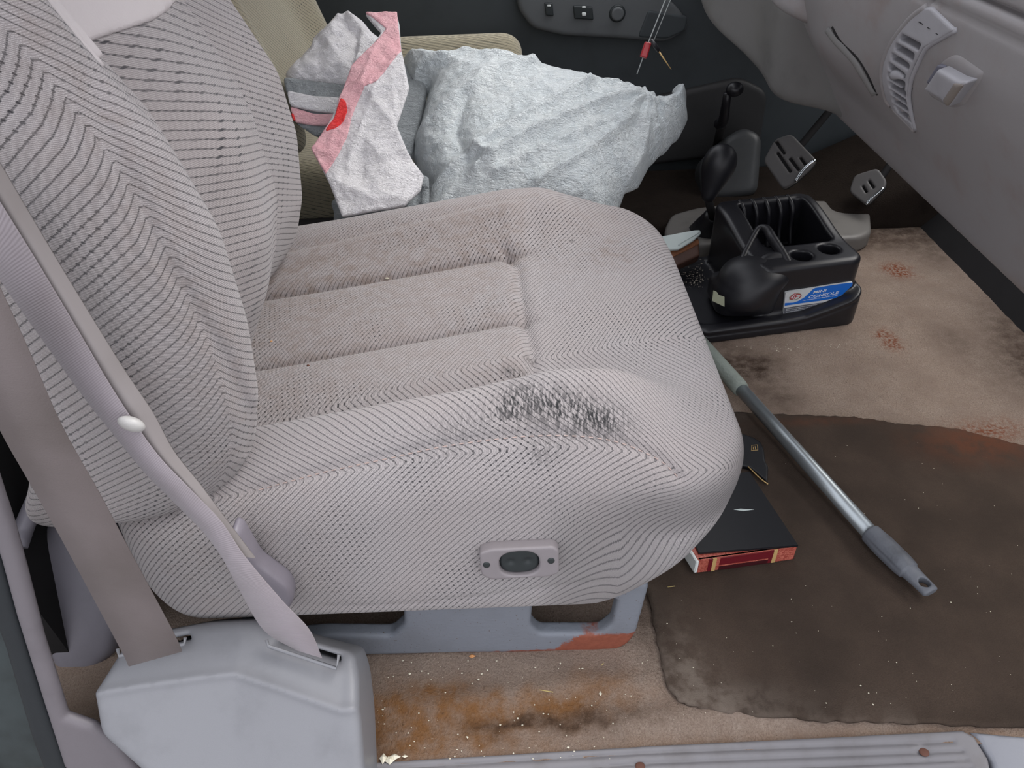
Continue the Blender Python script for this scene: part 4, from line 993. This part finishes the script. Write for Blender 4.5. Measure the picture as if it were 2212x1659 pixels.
def pedal(label, quad, O, N, slots_, w=.006):
    t = thing('pedal', label, 'pedal', O)
    f = Frame(O, (1, 0, 0), N)
    hs = [rounded(f.px(s_), .002, 3) for s_ in slots_]
    slab('pad', f, rounded(f.px(quad), .012), -.012, 0, M_pedal, t, k=.004, res=.0024, holes=hs)
    prism('backing', f, rounded(f.px(quad), .012), -.016, -.009, M_dark, t)
    return t, f
def c3(pts): return [(1350+p[0]/2.566, p[1]/2.566) for p in pts]
O1 = at(1700, 345, y=1.22)
pd1, f1_ = pedal('slotted grey brake pedal with bright metal edge, under the dashboard', c3([(830, 770), (920, 740), (1060, 885), (1030, 930), (940, 1010), (875, 1050), (765, 890)]), O1, unit((-.55, -.55, .6)),
   [c3(s_) for s_ in ([(828, 785), (845, 780), (890, 850), (878, 856)], [(835, 845), (850, 840), (925, 950), (912, 958)], [(905, 880), (920, 872), (970, 940), (958, 948)], [(962, 872), (975, 868), (1008, 912), (996, 920)])])
tube('metal_edge', [hit(*p, O1, f1_.N) for p in c3([(1055, 886), (1010, 920), (975, 960), (944, 1008)])], .0038, M_chrome, pd1, sm=4)
tube('pedal_arm', [O1-f1_.N*.01, O1+np.array((.10, .05, .10)), O1+np.array((.22, .08, .26))], .009, M_dark, pd1, sm=4)
O2 = at(1885, 405, y=1.22)
pd2, f2_ = pedal('narrow dark pedal with bright metal edge, nearest the right of the footwell', c3([(1270, 970), (1400, 930), (1450, 1000), (1438, 1045), (1400, 1080), (1340, 1140), (1240, 1060)]), O2, unit((-.55, -.55, .6)),
   [c3(s_) for s_ in ([(1310, 1030), (1322, 1025), (1345, 1065), (1335, 1070)], [(1345, 1000), (1356, 996), (1385, 1040), (1373, 1045)])])
tube('metal_edge', [hit(*p, O2, f2_.N) for p in c3([(1433, 1042), (1400, 1070), (1365, 1100), (1335, 1134)])], .0036, M_chrome, pd2, sm=4)
tube('pedal_arm', [O2-f2_.N*.01, O2+np.array((.08, .05, .10)), O2+np.array((.16, .08, .24))], .009, M_dark, pd2, sm=4)

# hanging cords
cA = thing('cord', 'thin clear cord with a red plastic bead, hanging left of the black-tipped one', 'cord', at(1376, 160, y=.95))
tube('string', [at(1640, -820, y=.95), at(1480, -220, y=.95), at(1437, 0, y=.95), at(1402, 88, y=.95), at(1376, 160, y=.95)], .0011, M_cord, cA, seg=8)
FRd = Frame(at(1394, 108, y=.948), (1, 0, 0), (0, -.9, .4))
slab('red_bead', FRd, rounded(FRd.px([(1393, 90), (1407, 93), (1397, 127), (1382, 122)]), .003), -.005, .005, M_redtag, cA, k=.003, res=.0012)
cB = thing('cord', 'thin cord ending in a black plug with a gold tip, hanging beside the red bead', 'cord', at(1450, 150, y=.94))
tube('string', [at(1640, -820, y=.945), at(1490, -220, y=.94), at(1448, 0, y=.94), at(1413, 86, y=.94)], .0008, M_cord, cB, seg=8)
tube('plug', [at(1407, 86, y=.94), at(1413, 96, y=.94), at(1423, 110, y=.94)], [.003, .0045, .004], M_blk2, cB, seg=12)
tube('tip', [at(1422, 109, y=.94), at(1436, 130, y=.94), at(1450, 150, y=.94)], [.0015, .0012, .0006], M_gold, cB, seg=8)

# ------------------------------------------------------------------ dashboard
dash = thing('dashboard', 'grey dashboard with curved air vent and glove box latch, above the footwell', 'dashboard', (.7, .6, .5))
def prof(z): return ip(z, [.43, .46, .50, .55, .60, .65, .70, .745, .80, .90], [.625, .608, .590, .568, .545, .522, .506, .500, .503, .53])
def dfield(x, y, z):
    fx = prof(z)+.03*sstep(.5, .9, y)*0
    bulge = -.045*np.exp(-((y-.62)/.16)**2)*sstep(.53, .64, z)          # centre stack swells towards the seat
    fx = fx+bulge+.05*sstep(.35, -.1, y)*0
    v = (fx-x)*.85
    v = smax(v, (.459+.35*np.maximum(0, x-.64)-z)*.9, .025)
    g1 = z-.747-.0*y; v = v+.006*np.exp(-(g1/.0022)**2)*(y < .42)
    roll = -.010*np.exp(-((z-.757)/.007)**2); v = v+roll*.9*0
    g2 = z-.767; v = v+.010*np.exp(-(g2/.0028)**2)*(y < .46)
    v = smax(v, x-.95, .02); v = smax(v, np.abs(y-.62)-.98, .02); return smax(v, z-.86, .02)
# air vent: curved bezel, slots and slats on the dash face
def dx(px_, py_, off=0.):                                   # photo point -> on the dash face
    lo_, hi_ = .3, 2.2; d = ray(px_, py_)
    ts = np.linspace(.3, 2.2, 1500); pp = CAM+ts[:, None]*d; v = dfield(pp[:, 0], pp[:, 1], pp[:, 2]); i = int(np.argmax(v < 0))
    return CAM+d*(ts[i]-off)
def c4(pts): return [(1850+p[0]/4.608, p[1]/4.608) for p in pts]
def facepoly(name, pts, h, m, parent, n=None, res=.002, k=.002, holes=(), sink=.006, rad=.002, top=None):
    W = [dx(*p) for p in pts]; c_ = sum(W)/len(W)
    e = .003; gN = np.array([dfield(c_[0]+e, c_[1], c_[2])-dfield(c_[0]-e, c_[1], c_[2]), dfield(c_[0], c_[1]+e, c_[2])-dfield(c_[0], c_[1]-e, c_[2]), dfield(c_[0], c_[1], c_[2]+e)-dfield(c_[0], c_[1], c_[2]-e)])
    f = Frame(c_, (0, 1, 0), unit(gN))
    def sp2(q_): return [(np.dot(dx(*p)-f.O, f.A), np.dot(dx(*p)-f.O, f.B)) for p in q_]
    def wrf(a, b_):
        # follow the curved face
        q0 = f.w(np.stack(np.broadcast_arrays(a, b_, np.zeros(1)), -1).astype(float)); sh_ = q0.shape[:-1]; q0 = q0.reshape(-1, 3); t = np.zeros(len(q0))
        for _ in range(6):
            qq = q0+f.N*t[:, None]; t = t-dfield(qq[:, 0], qq[:, 1], qq[:, 2])/.9
        return np.clip(t, -.04, .04).reshape(sh_)
    o_, _ = slab(name, f, rounded(sp2(pts), rad) if rad else sp2(pts), -sink, h, m, parent, k=k, res=res, holes=[rounded(sp2(q_), .0025, 3) for q_ in holes], wr=wrf, top=top)
    return o_
bez = c4([(770, 60), (1005, 290), (830, 400), (690, 470), (600, 640), (540, 800), (530, 960), (560, 1120), (595, 1300), (380, 1080), (320, 980), (280, 800), (290, 640), (340, 480), (430, 330), (560, 180), (680, 75)])
slotp = [c4(s_) for s_ in ([(480, 325), (675, 430), (645, 495), (450, 385)], [(425, 418), (610, 525), (590, 600), (402, 480)], [(382, 512), (560, 630), (545, 690), (368, 580)], [(350, 605), (518, 730), (510, 780), (345, 670)], [(342, 705), (515, 810), (508, 880), (340, 770)], [(350, 800), (520, 900), (518, 965), (352, 850)], [(365, 880), (525, 985), (528, 1040), (372, 925)], [(380, 950), (535, 1055), (545, 1110), (388, 1000)], [(392, 1030), (552, 1130), (575, 1215), (440, 1110)])]
VY = [dx(*p)[1:] for p in c4([(475, 315), (690, 425), (570, 690), (535, 900), (565, 1180), (450, 1110), (352, 900), (335, 680), (400, 450)])]
def dfield_cut(x, y, z):
    v = dfield(x, y, z); d2 = pdist(VY, y, z)
    return smax(v, -smax(d2, x-(prof(z)+.012), .004), .003)
P, Q = iso(dfield_cut, (.40, -.38, .42), (.98, DOOR_Y, .88), .0055)
link('dash_body', npmesh(P, Q), M_dash, dash)
vent = facepoly('vent_bezel', bez, .004, M_slat, dash, holes=slotp, k=.0022, res=.0022, sink=.012)
for i_ in range(9):
    e_ = c4([(455+0-12*i_, 400+85*i_), (660-18*i_, 500+85*i_)]); a_, c_ = dx(*e_[0]), dx(*e_[1])
    tube('slat', [a_+np.array((.016, 0, 0)), c_+np.array((.016, 0, 0))], .003, M_slat, vent, seg=8)
facepoly('vent_lip', c4([(640, 190), (870, 345), (860, 352), (630, 198)]), .0052, M_dark, vent, sink=.002, rad=0, res=.0016)
tube('vent_tab', [dx(*p, .004) for p in c4([(370, 745), (420, 740), (480, 770)])], [.006, .006, .003], M_slat, vent, sm=3)
# rim lines around the vent
tube('vent_rim', [dx(*p, .001) for p in c4([(700, 70), (560, 175), (430, 325), (330, 480), (270, 640), (262, 800), (300, 980), (350, 1050)])], .0045, M_dash, dash, sm=5)
tube('vent_rim', [dx(*p, .001) for p in c4([(1000, 295), (840, 385), (700, 480), (615, 640), (550, 800), (528, 960), (550, 1120), (590, 1290)])], .003, M_slat, dash, sm=5)
tube('vent_rim', [dx(*p, .001) for p in c4([(375, 1075), (480, 1180), (590, 1295)])], .0045, M_dash, dash, sm=5)
# latch: recess ring and handle
lt = facepoly('latch_surround', c4([(880, 560), (1010, 500), (1300, 700), (1260, 820), (1080, 1080), (950, 1100), (740, 980), (690, 850), (720, 740)]), .003, M_dash, dash, k=.012, sink=.01, rad=.012)
facepoly('latch_button', c4([(865, 625), (940, 640), (795, 845), (750, 800)]), .0065, plain('latch_slate', rgb(98, 98, 112), .45), lt, k=.002, sink=.002)
facepoly('latch_handle', c4([(945, 640), (1140, 745), (1240, 770), (1045, 1030), (985, 955), (800, 850)]), .016, M_slat, lt, k=.005, sink=.004, rad=.004)
facepoly('latch_face', c4([(1130, 770), (1225, 785), (1050, 1015), (1005, 950)]), .0172, plain('latch_tan', rgb(124, 116, 110), .45), lt, k=.003, sink=.002, rad=.003)
# instrument pod and knee panel on the driver side
def c3p(pts): return c3(pts)
FKp = Frame((.56, .78, .50), (0, 1, 0), unit((-.82, -.38, -.12)))
kp = rounded(FKp.px([(1470, -40), (1500, 30), (1545, 92), (1590, 158), (1648, 216), (1738, 256), (1840, 306), (1880, 320), (1925, 250), (1900, 205), (1850, 130), (1795, 58), (1700, 20), (1650, -40)], .02), .02)
nk = gnoise(51, 5, 1)
fcx = FKp.px([(1700, 100)])[0]
slab('knee_panel', FKp, kp, -.06, .03, M_dashpad, dash, k=.03, res=.005, top=lambda a, b_, d: .0+.012*np.cos((a-fcx[0])*30))
FPd = Frame((.46, .74, .66), (0, 1, 0), unit((-.7, -.6, .35)))
pod = rounded(FPd.px([(1690, -80), (1660, 0), (1700, 32), (1760, 58), (1796, 60), (1822, 40), (1842, 0), (1880, -80)]), .02)
slab('instrument_pod', FPd, pod, -.05, .02, M_dash, dash, k=.02, res=.004)
tube('trim_seam', [hit(*p, FPd.O+FPd.N*.012, FPd.N) for p in ((1795, 62), (1826, 36), (1840, 0), (1850, -40))], .0016, M_dark, dash, sm=4)
tube('trim_seam', [dx(*p) for p in c3([(1150, 150), (1200, 235), (1290, 320), (1350, 420), (1400, 525)])], .002, M_dark, dash, sm=4)
tube('panel_ridge', [dx(*p) for p in c3([(1130, 165), (1180, 230), (1270, 325), (1330, 420), (1390, 520)])], .006, M_dashpad, dash, sm=4)

# ------------------------------------------------------------------ loose crumbs
Mc = plain('pale_crumb', rgb(222, 216, 196), .8); Ms = plain('straw', rgb(190, 170, 110), .7)
sp_m = [(random.uniform(1430, 2200), random.uniform(950, 1560)) for _ in range(110)]
props(crumbs('crumbs', sp_m, .0115, .0003, .001, Mc), 'tiny pale crumbs scattered over the brown floor mat', 'crumbs', kind='stuff')
sp_c = [(random.uniform(790, 1400), random.uniform(1425, 1640)) for _ in range(150)]+[(random.uniform(1560, 1870), random.uniform(742, 760)-(_ % 5)*0) for _ in range(40)]
props(crumbs('crumbs', sp_c, .004, .0004, .0015, Mc), 'tiny pale crumbs scattered on the carpet by the sill', 'crumbs', kind='stuff')
cb = crumbs('plaster_flake', [(828, 1638), (838, 1641), (848, 1638), (843, 1643), (852, 1636)], .004, .004, .006, Mc)
props(cb, 'white flaky crumb at the edge of the door sill', 'crumb')
props(crumbs('plaster_flake', [(874, 1634)], .004, .0028, .003, Mc), 'small round white crumb right of the flaky one', 'crumb')
props(crumbs('plaster_flake', [(1297, 1499)], .008, .0025, .003, Mc), 'small white chip on the carpet below the rusted seat base', 'crumb')
props(crumbs('wood_chip', [(1019, 1418)], .004, .004, .005, plain('chip', rgb(196, 140, 90), .8)), 'small orange wood chip on carpet by the seat base', 'wood chip')
sts = [((1290, 1323), (1308, 1352)), ((1298, 1438), (1304, 1432)), ((1195, 1495), (1165, 1490)), ((1442, 1268), (1458, 1266)), ((600+300, 1555), (915, 1560)), ((1283, 1450), (1290, 1458))]
for i, (p_, q_) in enumerate(sts[1:4]):
    tube('straw', [at(*p_, z=.012), at(*q_, z=.014)], .0006, Ms, seg=6).name = 'straw'
for o_, lb in zip([o for o in C.objects if o.name.startswith('straw')], ('short bent straw on the carpet below the seat base', 'long pale straw on the brown stained carpet', 'pale straw by the mat edge under the seat front')):
    props(o_, lb, 'straw', 'straws on the floor')
def ontop(px_, py_):
    d = ray(px_, py_); ts = np.linspace(.4, 1.8, 1400); pp = CAM+ts[:, None]*d; v = cushion(pp[:, 0], pp[:, 1], pp[:, 2]); return CAM+d*ts[int(np.argmax(v < 0))]
for (px_, py_), c_, lb in (((836, 602), Mc, 'white fluff fleck on the upper cushion seam'), ((666, 790), M_rust, 'dark red crumb on the lower cushion seam'), ((586, 738), plain('amber', rgb(190, 140, 90), .6), 'amber crumb at the rear of the middle cushion panel')):
    props(blob('crumb', ontop(px_, py_)+np.array((0, 0, .0006)), (.004 if px_ == 836 else .002, .0016, .0012), c_, n=8, noise=.2), lb, 'crumb')

# ------------------------------------------------------------------ light
w = bpy.data.worlds.new('sky'); bpy.context.scene.world = w; w.use_nodes = True
nt = w.node_tree; bg = nt.nodes['Background']
tc = nt.nodes.new('ShaderNodeTexCoord'); sp = nt.nodes.new('ShaderNodeSeparateXYZ'); nt.links.new(tc.outputs['Generated'], sp.inputs[0])
rp_ = nt.nodes.new('ShaderNodeValToRGB'); nt.links.new(sp.outputs[2], rp_.inputs[0])
rp_.color_ramp.elements[0].position = 0; rp_.color_ramp.elements[0].color = (.62, .62, .66, 1)
rp_.color_ramp.elements[1].position = .8; rp_.color_ramp.elements[1].color = (.92, .94, 1, 1)
nt.links.new(rp_.outputs[0], bg.inputs[0]); bg.inputs[1].default_value = 2.0
sn = bpy.data.lights.new('sun_fill', 'SUN'); sn.energy = 2.9; sn.angle = math.radians(50); sn.color = (1, .96, .90)
so_ = bpy.data.objects.new('sun_fill', sn); C.objects.link(so_); so_.rotation_euler = Vector((-.50, -.14, -.80)).to_track_quat('-Z', 'Y').to_euler()  # broad fill added from the windshield side to brighten the bag
sc = bpy.context.scene
sc.view_settings.view_transform = 'Standard'; sc.view_settings.look = 'None'; sc.view_settings.gamma = 1; sc.view_settings.exposure = 0
